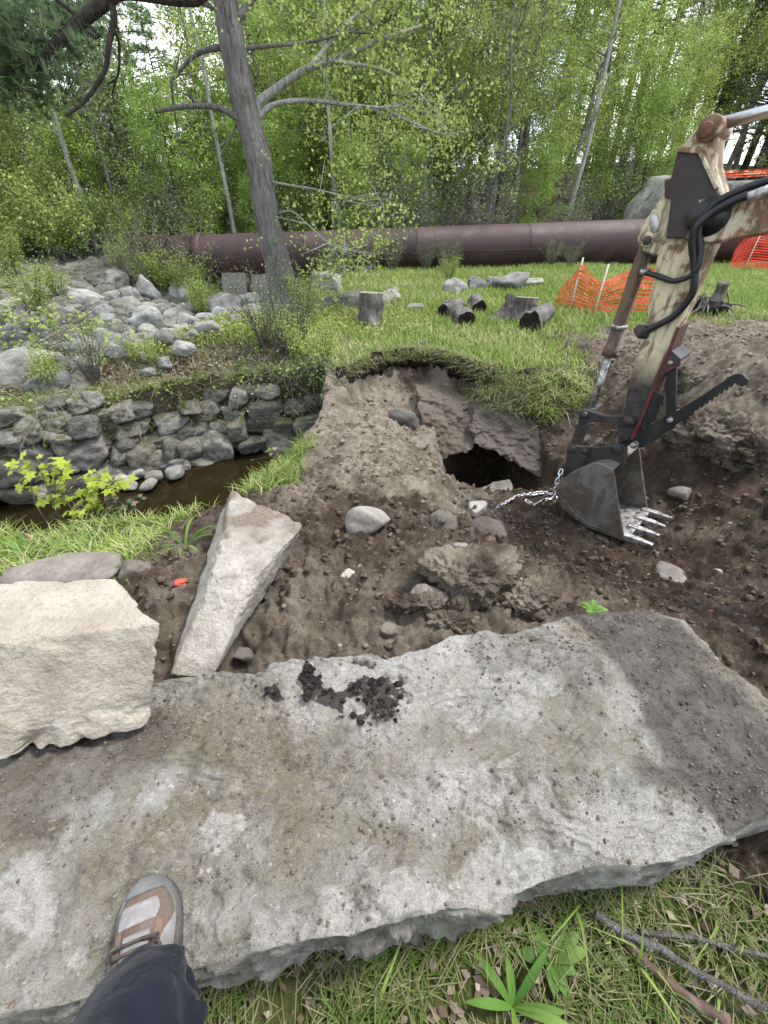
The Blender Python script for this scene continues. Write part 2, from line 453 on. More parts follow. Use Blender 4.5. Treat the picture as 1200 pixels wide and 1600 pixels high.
col = t.mix(t.attr('soil'), gcol, s_)
pv = t.vor(c, 55, out='Distance'); peb = t.math('MULTIPLY', t.ramp(pv, [(.16, 1.), (.24, 0.)]), t.ramp(t.noise(c, 9, 2), [(.55, 0.), (.62, 1.)]))
col = t.mix(t.math('MULTIPLY', peb, .5), col, (.26, .23, .19))
t.color(col); t.bump(t.noise(c, 45, 8, .75), 1, .014); t.bump(t.noise(c, 220, 3, .7), .8, .004)
M_GROUND = t.m
ground = mk('ground', gP, GF, M_GROUND, attrs=dict(soil=gsoil, pale=pale, topsoil_and_shade=topsoil_and_shade, litter=litter))
tag(ground, 'bare dug soil and turf running back to the wooded slope', kind='structure')
def gz_at(x, y): return float(terrain(np.array([x]), np.array([y]))[0][0])
def gz_arr(x, y): return terrain(x, y)[0]

# water
t = NT('creek_water', .04, .5); c = t.co('Object')
t.color((.034, .024, .009)); t.b.inputs['Transmission Weight'].default_value = .55; t.b.inputs['IOR'].default_value = 1.33
t.bump(t.noise(c, 7, 3), .06, .02)
wx = np.linspace(-12, -.42, 60); yn = np.interp(wx, YN_X, YN_Y)-.1; yf = np.interp(wx, YF_X, YF_Y)+.3
V = np.concatenate([np.stack([wx, yn, np.full(60, WATER_Z)], 1), np.stack([wx, yf, np.full(60, WATER_Z)], 1)])
F = np.array([(i, i+1, i+61, i+60) for i in range(59)])
tag(mk('creek_water', V, F, t.m), 'brown still water of the creek below the stone wall', kind='structure')

# ------------------------------------------------------------------ rock materials
M_GRANITE = rock_mat('grey_fieldstone', (.10, .095, .08), (.235, .222, .19), (.40, .383, .335), 5, (.40, .42, .38), .6, moss=.25)
M_WALL = rock_mat('wall_fieldstone', (.09, .078, .058), (.21, .188, .145), (.35, .32, .26), 6, (.40, .385, .29), .7, moss=1.0, bump=.016)
M_BROWNST = rock_mat('brown_stone', (.13, .10, .075), (.24, .195, .15), (.34, .29, .23), 7, (.36, .32, .27), .3, bump=.006)
M_CAP = rock_mat('soil_caked_capstone', (.075, .066, .055), (.14, .125, .105), (.22, .20, .175), 5, (.2, .185, .16), .4, bump=.006, dirt=(.12, .092, .066))
M_DIRTY = rock_mat('soil_stained_stone', (.075, .057, .039), (.15, .12, .086), (.24, .198, .15), 5, (.24, .21, .165), .5, bump=.01)

# ------------------------------------------------------------------ granite slab underfoot
OUT = [(255,1066),(300,1052),(330,1046),(400,1052),(450,1034),(520,1028),(560,1024),(600,1030),(660,1012),(700,998),(750,990),(800,992),(860,972),(910,962),(980,955),(1040,945),
       (1075,965),(1110,1008),(1150,1045),(1200,1082),(1280,1130),(1330,1200),(1290,1250),(1200,1277),(1150,1303),(1100,1335),(1050,1345),(1000,1352),(940,1358),(900,1366),(850,1380),(800,1398),
       (750,1418),(700,1430),(650,1440),(600,1447),(560,1458),(525,1470),(460,1486),(400,1496),(350,1508),(310,1521),(240,1540),(120,1566),(10,1595),(-150,1640),(-330,1600),(-420,1350),(-330,1180),(-120,1120),(60,1090),(170,1080)]
SZ = .30
op = np.array([at(u, v, Z=SZ)[:2] for u, v in OUT]); ctr = np.array([.0, .45])
ang = np.arctan2(op[:, 1]-ctr[1], op[:, 0]-ctr[0]); rad = np.hypot(op[:, 0]-ctr[0], op[:, 1]-ctr[1])
o = np.argsort(ang); ang, rad = ang[o], rad[o]
NTH = 1000
seg = op[np.argsort(np.arctan2(op[:, 1]-ctr[1], op[:, 0]-ctr[0]))]
cl_ = np.vstack([seg, seg[:1]]); L = np.concatenate([[0], np.cumsum(np.linalg.norm(np.diff(cl_, axis=0), axis=1))])
sL = np.linspace(0, L[-1], NTH, endpoint=False)
ring = np.stack([np.interp(sL, L, cl_[:, 0]), np.interp(sL, L, cl_[:, 1])], 1)
rw = np.stack([ring[:, 0], ring[:, 1], np.zeros(NTH)], 1)
dirr = ring-ctr; dirr /= np.linalg.norm(dirr, axis=1)[:, None]
ring = ring+dirr*(fbm(rw, 9, 4, 40)*.012)[:, None]
prof = [(s, 0.) for s in np.concatenate([[.0004], np.linspace(.012, .985, 130)])]
prof += [(.992, -.003), (.997, -.008), (1.0, -.014), (1.001, -.022), (1.001, -.03), (1.001, -.04), (1.0, -.05), (.999, -.062), (.998, -.075), (.996, -.087), (.994, -.10), (.991, -.115), (.988, -.13), (.984, -.145), (.98, -.16), (.968, -.19), (.95, -.22), (.92, -.25), (.85, -.285), (.4, -.285)]
SV = []
for s, dz in prof:
    xy = ctr+(ring-ctr)*s
    SV.append(np.stack([xy[:, 0], xy[:, 1], np.full(NTH, SZ+dz)], 1))
SV = np.concatenate(SV); nrg = len(prof)
sfac = np.repeat([p[0] for p in prof], NTH); sdz = np.repeat([p[1] for p in prof], NTH)
top = (sdz > -.004)
D3 = np.tile(np.hstack([dirr, np.zeros((NTH, 1))]), (nrg, 1))
_ts = fbm(SV*np.array([1, 1.4, 1]), 2.6, 5, 141)*4.2; _st = (np.floor(_ts)+sst(.35, .65, _ts-np.floor(_ts)))*.0065
und = fbm(SV, 1.4, 3, 41)*.026+fbm(SV, 5, 5, 42)*.016+ridge(SV*np.array([1, 1.5, 1]), 3.2, 2, 43)*.012+_st
SV[:, 2] += und*np.where(top, 1, np.clip(1+sdz*6, .2, 1))+np.where(top, np.maximum(fbm(SV, 20, 4, 47), -.25)*.009+ridge(SV, 46, 2, 147)*.003, 0)
side = np.clip(-sdz/.02, 0, 1)*(sfac > .9)
SV += D3*((fbm(SV*np.array([1, 1, 1.6]), 8, 5, 44)*.034+ridge(SV*np.array([1, 1, 2.0]), 14, 3, 45)*.028+np.floor(fbm(SV, 5, 3, 145)*4)*.003-.010)*side)[:, None]
SV[:, 2] -= sst(.96, .995, sfac)*np.maximum(fbm(SV, 6, 3, 46), 0)*.03*(side < .5)
SF = []
base = np.arange(NTH); nxt = (base+1) % NTH
for k in range(nrg-1): SF.append(np.stack([k*NTH+base, (k+1)*NTH+base, (k+1)*NTH+nxt, k*NTH+nxt], 1))
SF = np.concatenate(SF)
# soil thrown over the far right of the slab, dirt under the left block, moss films
sx, sy = SV[:, 0], SV[:, 1]; w2 = fbm(SV, 3.2, 5, 48); w3 = fbm(SV, 9, 4, 49)
def seg_d(ax, ay, bx, by):
    ex, ey = bx-ax, by-ay; tt = np.clip(((sx-ax)*ex+(sy-ay)*ey)/(ex*ex+ey*ey), 0, 1)
    return np.hypot(sx-ax-tt*ex, sy-ay-tt*ey)
A_, B_ = at(1000, 1000, Z=SZ), at(1210, 1230, Z=SZ)
soilr = 1-sst(.08, .30, seg_d(A_[0], A_[1], B_[0], B_[1])+w2*.17+w3*.05)
A_, B_ = at(800, 1010, Z=SZ), at(960, 1040, Z=SZ)
soilr = np.maximum(soilr, .5*(1-sst(.06, .17, seg_d(A_[0], A_[1], B_[0], B_[1])+w2*.16)))
A_, B_ = at(20, 1270, Z=SZ), at(230, 1150, Z=SZ)
soill = .62*(1-sst(.03, .14, seg_d(A_[0], A_[1], B_[0], B_[1])+w2*.12))
palep = np.zeros(len(SV)); mossp = np.zeros(len(SV))
for (u0, v0, u1, v1, r_, s_) in ((320, 1225, 335, 1330, .035, .9), (255, 1300, 370, 1290, .03, .8), (10, 1390, 70, 1440, .04, .9), (560, 1440, 850, 1365, .045, .75), (900, 1320, 1090, 1300, .06, .8), (690, 1230, 770, 1240, .05, .6), (690, 1010, 740, 1000, .03, .8), (840, 1030, 850, 1070, .02, .7), (700, 1095, 720, 1110, .03, .6), (140, 1480, 250, 1420, .05, .6)):
    a0, b0 = at(u0, v0, Z=SZ), at(u1, v1, Z=SZ); palep = np.maximum(palep, s_*(1-sst(r_*.5, r_*1.7, seg_d(a0[0], a0[1], b0[0], b0[1])+w2*.05+w3*.035)))
for (u0, v0, u1, v1, r_, s_) in ((280, 1130, 520, 1190, .10, .8), (600, 1180, 700, 1130, .09, .6), (480, 1330, 560, 1260, .06, .6), (800, 1180, 930, 1120, .09, .7), (110, 1430, 200, 1250, .06, .6), (650, 1340, 720, 1290, .04, .6), (850, 1250, 900, 1290, .03, .7)):
    a0, b0 = at(u0, v0, Z=SZ), at(u1, v1, Z=SZ); mossp = np.maximum(mossp, s_*(1-sst(r_*.4, r_*1.7, seg_d(a0[0], a0[1], b0[0], b0[1])+w2*.09+w3*.05)))
A_, B_ = at(470, 1060, Z=SZ), at(600, 1085, Z=SZ)
peat = (1-sst(.04, .17, seg_d(A_[0], A_[1], B_[0], B_[1])+w2*.06))*sst(.08, .34, fbm(SV, 12, 4, 151)+.12)
SV[:, 2] += np.where(top, soilr*.010+soilr*np.maximum(fbm(SV, 30, 3, 50), 0)*.010+peat*np.maximum(w3, 0)*.03, 0)
t = NT('weathered_granite', .9, .2); c = t.co('Object')
nA = t.noise(c, 3.2, 7, .62, .4); nB = t.noise(c, 14, 6, .68); nC = t.noise(c, 90, 4, .7); nD = t.noise(c, 1.5, 4, .6); nE = t.noise(c, 7, 5, .7, .8)
nF = t.noise(c, 42, 7, .75); g = t.ramp(t.math('ADD', t.math('MULTIPLY', nB, .55), t.math('MULTIPLY', nF, .45)), [(.34, (.19, .175, .145)), (.46, (.335, .318, .275)), (.56, (.435, .418, .372)), (.66, (.55, .53, .485))])
g = t.mix(t.ramp(t.math('ADD', t.math('MULTIPLY', nA, .75), t.math('MULTIPLY', nF, .25)), [(.46, 0.), (.56, .85)]), g, t.ramp(nF, [(.34, (.10, .086, .056)), (.5, (.235, .205, .145)), (.66, (.37, .335, .26))]))
g = t.mix(t.ramp(t.math('ADD', t.math('MULTIPLY', nE, .6), t.math('MULTIPLY', nF, .4)), [(.52, 0.), (.60, .7)]), g, t.ramp(nF, [(.35, (.07, .068, .03)), (.65, (.19, .18, .095))]))
g = t.mix(t.ramp(nD, [(.53, 0.), (.58, .7)]), g, t.ramp(nF, [(.3, (.34, .315, .275)), (.7, (.58, .555, .515))]))
g = t.mix(t.ramp(nC, [(.58, 0.), (.76, .45)]), g, (.08, .074, .062))
g = t.mix(t.ramp(t.noise(c, 70, 2, .5), [(.66, 0.), (.74, .7)]), g, (.62, .61, .58))
g = t.mix(t.ramp(t.math('ADD', t.attr('mossp'), t.math('MULTIPLY', t.math('SUBTRACT', t.math('ADD', nB, nF), 1.0), 1.3)), [(.25, 0.), (.75, .62)]), g, t.ramp(nF, [(.34, (.10, .088, .055)), (.5, (.19, .168, .105)), (.66, (.32, .295, .215))]))
g = t.mix(t.ramp(t.math('ADD', t.attr('palep'), t.math('MULTIPLY', t.math('SUBTRACT', t.math('ADD', nB, nF), 1.0), 1.0)), [(.35, 0.), (.7, .75)]), g, t.ramp(nF, [(.34, (.37, .345, .30)), (.66, (.62, .595, .55))]))
sd = t.ramp(nB, [(.3, (.065, .056, .047)), (.6, (.135, .12, .104)), (.8, (.22, .20, .175))])
ragged = t.math('MULTIPLY', t.math('SUBTRACT', t.math('ADD', nB, nF), 1.0), 1.1)
g = t.mix(t.ramp(t.math('ADD', t.attr('soil_r'), t.math('MULTIPLY', ragged, .8)), [(.3, 0.), (.75, .85)]), g, sd)
g = t.mix(t.ramp(t.math('ADD', t.attr('soil_l'), ragged), [(.3, 0.), (.8, .85)]), g, t.ramp(nB, [(.3, (.06, .05, .036)), (.7, (.16, .135, .10))]))
g = t.mix(t.ramp(t.math('ADD', t.math('MULTIPLY', t.attr('peat'), .75), ragged), [(.40, 0.), (.62, .9)]), g, (.042, .036, .032))
g = t.mix(t.ramp(t.attr('face'), [(.1, 0.), (.6, .8)]), g, t.ramp(nB, [(.34, (.13, .124, .10)), (.5, (.31, .295, .255)), (.64, (.54, .52, .465))]))
t.color(g); t.bump(nB, .8, .012); t.bump(nF, 1, .010); t.bump(nC, .8, .003)
M_SLAB = t.m
slab = mk('granite_slab', SV, SF, M_SLAB, attrs=dict(soil_r=soilr*top, soil_l=soill*top, peat=peat*top, face=side, palep=palep*top, mossp=mossp*top))
tag(slab, 'broad weathered grey granite slab that the boot stands on', 'stone slab')

# ------------------------------------------------------------------ beige block, wedge and other single stones
M_BEIGE = rock_mat('split_beige_granite', (.25, .205, .135), (.37, .315, .22), (.47, .415, .31), 7, (.42, .37, .27), .5, bump=.012, hue=.0)
M_WEDGE = rock_mat('lichened_granite', (.17, .15, .12), (.33, .30, .25), (.50, .475, .43), 9, (.46, .44, .38), .6, bump=.010, hue=.0, dirt=(.22, .18, .13))
def zq(u, v, z): return at(u, v, Z=z)
zt = .59
c8 = [zq(-330, 1300, .335), zq(228, 1138, .33), zq(-230, 985, .33), zq(212, 985, .33),
      zq(-290, 1045, zt), zq(249, 974, zt), zq(-210, 908, zt), zq(186, 906, zt)]
c8[0] = at(-330, 1270, Z=.335)
V, F = block_shape(c8, 120, 60, .009, 9, 11, .010, 7)
V = V+np.array([0, 0, 0])
lowm = sst(.44, .34, V[:, 2])
V[:, 1] += lowm*np.maximum(fbm(V, 7, 4, 12), 0)*.05
tag(mk('beige_stone_block', V, F, M_BEIGE), 'freshly split beige stone block resting on the slab at left', 'stone block')
c8 = [zq(268, 1058, .24), zq(335, 1052, .24), at(350, 850, Y=1.40), at(455, 880, Y=1.36),
      zq(283, 1000, .345), zq(345, 1045, .33), zq(362, 766, .47), zq(476, 822, .44)]
c8 = [zq(262, 1062, .27), zq(332, 1056, .27), zq(346, 800, .26), zq(452, 868, .25),
      zq(332, 905, .43), zq(408, 892, .43), zq(362, 766, .47), zq(476, 820, .44)]
V, F = block_shape(c8, 90, 40, .010, 8, 21, .012)
tag(mk('tilted_stone_post', V, F, M_WEDGE, attrs=dict(dirt=np.clip(sst(.95, 1.25, V[:, 1])*sst(.36, .44, V[:, 2])*.45+.14+.35*fbm(V, 9, 3, 5), 0, 1))), 'tapered pale stone post leaning up from the slab onto the soil', 'stone post')
def stone(name, u, v, Z, size, seed, mat, label, cat='stone', rot=None, sub=4, planes=12, k=16, sink=.35, group=None):
    V, F = rock_shape(seed, sub, planes, k, .035)
    V = V*np.array(size)/2
    p = at(u, v, Z=Z) if np.isscalar(Z) else np.array(Z)
    o = link(name, mesh_data(name, V, F, mat)); o.rotation_euler = rot or (0, 0, seed*1.7)
    o.location = (p[0], p[1], p[2]-size[2]*(sink-.5))
    return tag(o, label, cat, group)
stone('flat_stone', 110, 888, .13, (.46, .26, .09), 32, M_DIRTY, 'low flat grey stone sunk in the soil behind the beige block', rot=(0, .05, .1))

def hit(u, v, tmin=.4, tmax=60):
    """where the sight line of a photo pixel meets the ground"""
    r = ray(u, v); tt = tmin*(tmax/tmin)**np.linspace(0, 1, 900)
    P = np.array([0, 0, CAM_Z])+tt[:, None]*r
    d = P[:, 2]-terrain(P[:, 0], P[:, 1], False)[0]
    i = np.argmax(d < 0)
    if d[i] >= 0: i = len(tt)-1
    return P[i]
rs = random.Random(5)

# ------------------------------------------------------------------ loose stones in the dug soil
def dstone(u, v, w, asp, seed, mat, label, tall=.6, name='loose_stone', k=16, planes=12, rot=None):
    p = hit(u, v); dist = p[1]*_CP-(p[2]-CAM_Z)*_SP
    W = w/FPX*dist
    V, F = rock_shape(seed, 4, planes, k, .035); V = V*np.array([W, W*asp, W*tall])/2
    o = link(name, mesh_data(name, V, F, mat)); o.rotation_euler = rot or (rs.uniform(-.2, .2), rs.uniform(-.2, .2), rs.uniform(-.5, .5))
    o.location = (p[0], p[1]+W*asp*.15, gz_at(p[0], p[1]+W*asp*.15)+W*tall*.05)
    return tag(o, label, 'stone')
M_TANST = rock_mat('tan_stone', (.25, .205, .15), (.36, .305, .235), (.46, .40, .32), 8, (.42, .37, .3), .4, bump=.004, hue=.05)
M_TANST2 = rock_mat('dusty_tan_stone', (.16, .128, .088), (.24, .198, .142), (.31, .262, .195), 8, (.28, .24, .18), .4, bump=.004, hue=.0)
dstone(577, 836, 70, .8, 101, M_TANST2, 'tan rounded stone half buried in the middle of the dug soil', .75)
dstone(544, 902, 27, .8, 102, M_TANST, 'small pale stone alone on the dark soil below the half buried tan stone', .8)
dstone(744, 806, 34, .9, 103, M_TANST, 'pale round stone beside the chain end at the rim of the pit', .8)
dstone(668, 950, 60, .55, 104, M_BROWNST, 'brown angular flat-topped stone lying on the soil behind the slab', .45, planes=7, k=30, rot=(0.1, .15, -.45))
dstone(612, 1000, 32, .9, 105, M_DIRTY, 'small grey round stone close behind the slab edge', .6)
dstone(720, 862, 26, .6, 106, M_DIRTY, 'thin upright brown stone chip by the grey soil lump', 1.2)
dstone(838, 972, 34, .5, 107, M_DIRTY, 'dark reddish stone chip on the slab edge by the green sprig', .9)
dstone(1066, 780, 32, .9, 108, M_DIRTY, 'soil-brown round stone in the dug slope right of the bucket', .8)
dstone(1122, 898, 18, .7, 109, M_TANST, 'small white pebble at the right of the dug slope', .6)
dstone(632, 668, 40, .8, 110, M_DIRTY, 'stone jutting from the cut bank above the pit', 1.1)
dstone(655, 700, 40, 1.0, 111, M_DIRTY, 'dark stone at the left lip of the pit', .8)
dstone(385, 1030, 30, .8, 112, M_DIRTY, 'dark stone wedged between slab and tilted stone post', .9)
dstone(210, 905, 55, .8, 113, M_DIRTY, 'dark soil-covered stone behind the right corner of the beige block', .7)
dstone(760, 842, 60, 1.0, 114, M_DIRTY, 'broad soil-stained stone below the chain', .5)
dstone(690, 830, 50, 1.0, 115, M_DIRTY, 'low soil-stained stone right of the half buried tan stone', .5)
dstone(1055, 905, 60, .9, 117, M_DIRTY, 'half buried stone in the soil below the bucket teeth', .6)

# culvert capstones over the dark pit
def slab_stone(name, corners, mat, label, seed, rough=.02, n=80):
    V, F = block_shape(corners, n, 24, rough, 5, seed, .03)
    V = V+(fbm(V, 4, 3, seed+9)*.07+fbm(V, 20, 4, seed)*.012)[:, None]*np.array([.2, -1, .2])
    return tag(mk(name, V, F, mat, attrs=dict(dirt=np.clip(sst(-1.0, -.75, V[:, 2])*.9+.25, 0, 1))), label, 'stone')
def quadslab(uv, Ys, depth, drop=0.0):
    """8 corners from the 4 corners of the face seen (bl, br, tl, tr) going back by depth"""
    f = [at(u, v, Y=Y) for (u, v), Y in zip(uv, Ys)]
    b = [p+np.array([0, depth, drop]) for p in f]
    return [f[0], f[1], b[0], b[1], f[2], f[3], b[2], b[3]]
slab_stone('culvert_capstone', quadslab([(676, 728), (740, 700), (652, 628), (744, 630)], [3.98, 4.02, 4.55, 4.55], .42, .05), M_CAP,
           'large soil-caked capstone tilted above the left of the dark hole', 141, .03)
slab_stone('culvert_capstone', quadslab([(738, 692), (848, 748), (742, 636), (872, 668)], [4.0, 3.72, 4.4, 4.15], .5, .05), M_CAP,
           'broad mossy capstone sloping over the right of the dark hole', 142, .04)
slab_stone('culvert_side_stone', quadslab([(640, 715), (690, 735), (628, 668), (678, 690)], [3.75, 3.75, 4.25, 4.25], .35), M_CAP,
           'squared stone standing at the left side of the dark hole', 143, .02)
slab_stone('culvert_sill_stone', quadslab([(742, 786), (800, 764), (754, 774), (796, 753)], [3.1, 3.22, 3.25, 3.36], .10), M_DIRTY,
           'pale sill stone on the near rim of the dark hole', 144, .015)

# ------------------------------------------------------------------ dry stone wall of the creek
WPROTO = []
for i in range(9):
    V, F = rock_shape(200+i, 4, 8, 8+2*(i % 5), .06, .66); WPROTO.append((V, F))
wall = thing('dry_stone_wall', 'mossy dry-laid fieldstone wall along the far side of the creek', 'stone wall', (-2.2, 4.5, -1.1))
wxs = np.linspace(-5.4, -.32, 300); wys = np.interp(wxs, YF_X, YF_Y)
wl_ = np.concatenate([[0], np.cumsum(np.hypot(np.diff(wxs), np.diff(wys)))])
wmesh = {}
def wall_stone(s, z, w, h, jut=0.0, d=.34):
    x = np.interp(s, wl_, wxs); y = np.interp(s, wl_, wys); i = int(np.clip(np.searchsorted(wl_, s), 1, 298))
    tx, ty = wxs[i+1]-wxs[i-1], wys[i+1]-wys[i-1]; a = math.atan2(ty, tx)
    nx, ny = math.sin(a), -math.cos(a)
    k = rs.randrange(len(WPROTO))
    if k not in wmesh: wmesh[k] = mesh_data('stone', WPROTO[k][0]*.5, WPROTO[k][1], M_WALL)
    o = link('stone', wmesh[k], wall)
    back = (z+1.0)*.28
    o.location = Vector((x-nx*(back-jut), y-ny*(back-jut), z))-wall.location
    o.scale = (w*1.12, d, h*1.15)
    o.rotation_euler = (rs.uniform(-.15, .15), rs.uniform(-.16, .16), a+rs.uniform(-.2, .2)+(math.pi if rs.random() < .5 else 0))
z = -1.02
course = 0
while z < -.08:
    h = rs.uniform(.13, .25) if course > 0 else .26
    s = rs.uniform(-.2, 0)
    while s < wl_[-1]:
        w = h*rs.uniform(1.1, 2.1)
        x = np.interp(s+w/2, wl_, wxs)
        lim = np.interp(x, [-5.4, -3.6, -2.7, -2.2, -1.2, -.3], [-.02, -.04, -.14, -.25, -.27, -.36])+rs.uniform(-.12, .08)
        if z+h*.6 < lim: wall_stone(s+w/2, z+h/2+rs.uniform(-.03, .03), w, h*rs.uniform(.85, 1.1), rs.uniform(-.04, .05))
        s += w*rs.uniform(.92, 1.02)
    z += h*.92; course += 1
def wall_px(u, v, w, h, jut=.08):
    """a stone of the wall seen at a photo pixel, w x h in photo pixels"""
    best = None
    for s in np.linspace(0, wl_[-1], 240):
        x = np.interp(s, wl_, wxs); y = np.interp(s, wl_, wys); r = ray(u, v)
        t_ = y/r[1]
        if best is None or abs(t_*r[0]-x) < best[0]: best = (abs(t_*r[0]-x), s, CAM_Z+t_*r[2], t_)
    _, s, zz, t_ = best
    wall_stone(s, zz, w/FPX*t_, h/FPX*t_*1.1, jut, .4)
for a in [(137, 706, 76, 44), (95, 688, 42, 30), (137, 668, 44, 26), (197, 645, 36, 20), (203, 672, 46, 22), (195, 692, 34, 20), (185, 708, 32, 22), (223, 708, 44, 34),
          (20, 730, 60, 40), (15, 690, 52, 30), (50, 670, 34, 30), (340, 685, 46, 42), (300, 698, 40, 30), (370, 622, 26, 28), (372, 665, 30, 24), (265, 697, 30, 34), (335, 712, 56, 24),
          (165, 735, 60, 22), (395, 690, 40, 22), (280, 715, 34, 16), (300, 640, 34, 16)]: wall_px(*a)
for _k in range(42):                             # loose stones up the slope at the left end of the wall
    u = rs.uniform(-30, 118); v = rs.uniform(598, 690)
    p = hit(u, v); d_ = p[1]*_CP-(p[2]-CAM_Z)*_SP; W = rs.uniform(24, 48)/FPX*d_; k_ = rs.randrange(len(WPROTO))
    if k_ not in wmesh: wmesh[k_] = mesh_data('stone', WPROTO[k_][0]*.5, WPROTO[k_][1], M_WALL)
    o = link('stone', wmesh[k_], wall); o.location = Vector(p)+Vector((0, .02, W*.12))-wall.location; o.scale = (W*1.1, W*.8, W*.55); o.rotation_euler = (rs.uniform(-.2, .2), rs.uniform(-.2, .2), rs.uniform(-.5, .5))
for (u, v, w) in [(240, 722, 40), (212, 742, 36), (243, 745, 28), (275, 741, 36), (200, 756, 34), (262, 728, 26), (235, 757, 30)]:       # toppled stones at the water's edge
    p = at(u, v, Z=WATER_Z+.05); V, F = rock_shape(260+u, 3, 9, 14, .04); W = w/FPX*4.3
    o = link('toppled_stone', mesh_data('toppled_stone', V*np.array([W, W*.8, W*.55])/2, F, M_GRANITE)); o.location = p+np.array([0, 0, .02]); o.rotation_euler = (rs.uniform(-.2, .2), rs.uniform(-.2, .2), rs.uniform(0, 3))
    tag(o, 'grey stone toppled from the wall at the water edge', 'stone', 'stones toppled at the foot of the creek wall')

# ------------------------------------------------------------------ rubble of the dry channel
BP = []
for i in range(10):
    V, F = rock_shape(300+i, 4, 11, 14+4*(i % 4), .06, .58); BP.append(mesh_data('boulder', V*.5, F, M_GRANITE))
placed = []
def boulder(x, y, size, label, group=None, asp=None, tall=None, sink=.3):
    o = link('boulder', BP[rs.randrange(len(BP))])
    a = asp or rs.uniform(.65, 1.0); h = tall or rs.uniform(.5, .8)
    o.scale = (size, size*a, size*h); o.rotation_euler = (rs.uniform(-.25, .25), rs.uniform(-.25, .25), rs.uniform(-.6, .6)+(math.pi if rs.random() < .5 else 0))
    z = float(terrain(np.array([x]), np.array([y]), False)[0][0])
    o.location = (x, y, z+size*h*(.5-sink)); placed.append((x, y, size*.5))
    return tag(o, label, 'boulder', group)
def bpx(u, v, w, label, tall=.6, asp=.8, sink=.25):
    p = hit(u, v); d = p[1]*_CP-(p[2]-CAM_Z)*_SP; W = w/FPX*d
    return boulder(p[0], p[1]+W*asp*.3, W, label, None, asp, tall, sink)
bpx(22, 604, 125, 'large flat pale boulder at the left edge above the stone wall', .45, .7)
bpx(78, 612, 60, 'grey boulder right beside the large flat boulder at the left edge', .6)
bpx(128, 588, 40, 'rounded boulder with a mossy foot where grass meets the rubble', .8)
bpx(120, 560, 52, 'pale oblong boulder in front of the yellow-green sapling', .6)
bpx(160, 548, 62, 'pale smooth boulder in the nearest row of the rubble', .55)
bpx(197, 548, 50, 'light grey boulder at the right end of the nearest rubble row', .6)
bpx(258, 545, 36, 'small pointed pale boulder against the grass edge', .9)
bpx(232, 530, 34, 'small blocky boulder left of the pointed pale boulder', .7)
bpx(222, 515, 62, 'dark-sided grey boulder in the middle of the rubble', .7)
bpx(278, 512, 54, 'tan oblong boulder below the concrete pier', .6)
bpx(228, 472, 46, 'steep grey boulder left of the tall split boulder', 1.0)
bpx(204, 480, 38, 'leaning grey boulder on the left slope of the rubble', .9)
bpx(287, 478, 44, 'tall split boulder left of the concrete pier', 1.1)
bpx(325, 468, 36, 'blocky boulder just left of the concrete pier', .8)
bpx(130, 478, 46, 'grey boulder high on the left of the rubble', .7)
bpx(545, 483, 90, 'long low pale boulder behind the left tree stump', .35, .5)
bpx(600, 477, 70, 'low pale boulder right behind the left tree stump', .4, .6)
bpx(712, 462, 44, 'grey boulder at the left of the row along the meadow', .7)
bpx(742, 456, 34, 'rounded boulder second in the row along the meadow', .8)
bpx(800, 455, 66, 'broad pale boulder in the row along the meadow', .55)
bpx(836, 450, 46, 'flat boulder at the right of the row along the meadow', .35)
bpx(768, 450, 26, 'small white boulder in the row along the meadow', .8)
bpx(935, 412, 50, 'low rubble heap stone under the pipe at right', .5)
bpx(960, 405, 36, 'upper rubble stone under the pipe at right', .6)
bpx(650, 487, 36, 'small grey stone in the grass between the stumps', .4)
p = at(1012, 345, Y=17.0); V, F = rock_shape(333, 4, 8, 22, .04)
# pale ledges behind the pipe
tag(mk('rock_ledge', V*np.array([.85, .8, .75])+np.array([p[0]+.35, 17.4, p[2]+.45]), F, M_GRANITE), 'pale grey ledge rising behind the pipe by the excavator arm', 'rock')
p = at(1170, 330, Y=17.0); V, F = rock_shape(334, 4, 8, 22, .04)
tag(mk('rock_ledge', V*np.array([2.4, 1.0, .8])+np.array([p[0]+.9, 17.6, p[2]+.25]), F, M_GRANITE), 'low pale ledge behind the pipe at the right edge', 'rock')
n = 0; tries = 0
rr = np.random.RandomState(17)
while n < 205 and tries < 6000:
    tries += 1
    y = rr.uniform(4.9, 16.8); cl = float(chan_line(y)); x = cl-rr.uniform(-.35, 8.0)*(1 if y > 8 else .55)
    if x < -.95*y-1.2: continue
    big = rr.uniform(.22, .5) if y < 8 else rr.uniform(.3, .75)
    if rr.rand() < .5: big *= .6
    if any((x-a)**2+(y-b)**2 < ((big*.5+c_)*.72)**2 for a, b, c_ in placed): continue
    if abs(x+4.3) < .9 and abs(y-14.0) < .8: continue
    if abs(x+4.0) < 1.3 and 10 < y < 13.6 and big > .38: continue
    boulder(x, y, big, 'grey rounded boulder among the rubble of the dry channel', 'boulders of the dry channel'); n += 1
n = 0; tries = 0
while n < 62 and tries < 4000:                   # the near fringe against the grass
    tries += 1; y = rr.uniform(5.0, 9.0); x = float(chan_line(y))-rr.uniform(-.25, 2.2); big = rr.uniform(.2, .46)
    if any((x-a)**2+(y-b)**2 < ((big*.5+c_)*.75)**2 for a, b, c_ in placed): continue
    boulder(x, y, big, 'pale grey boulder at the fringe of the dry channel next to the grass strip', 'boulders at the fringe of the dry channel', sink=.2); n += 1
P = np.stack([np.zeros(0)]*3, 1)
_x = rr.uniform(-12, 1.5, 9000); _y = rr.uniform(4.8, 17.2, 9000); _z, _i = terrain(_x, _y, False); _k = (_i['cin'] > .55) & (_y > 4.8) & (_x > -.95*_y-1)
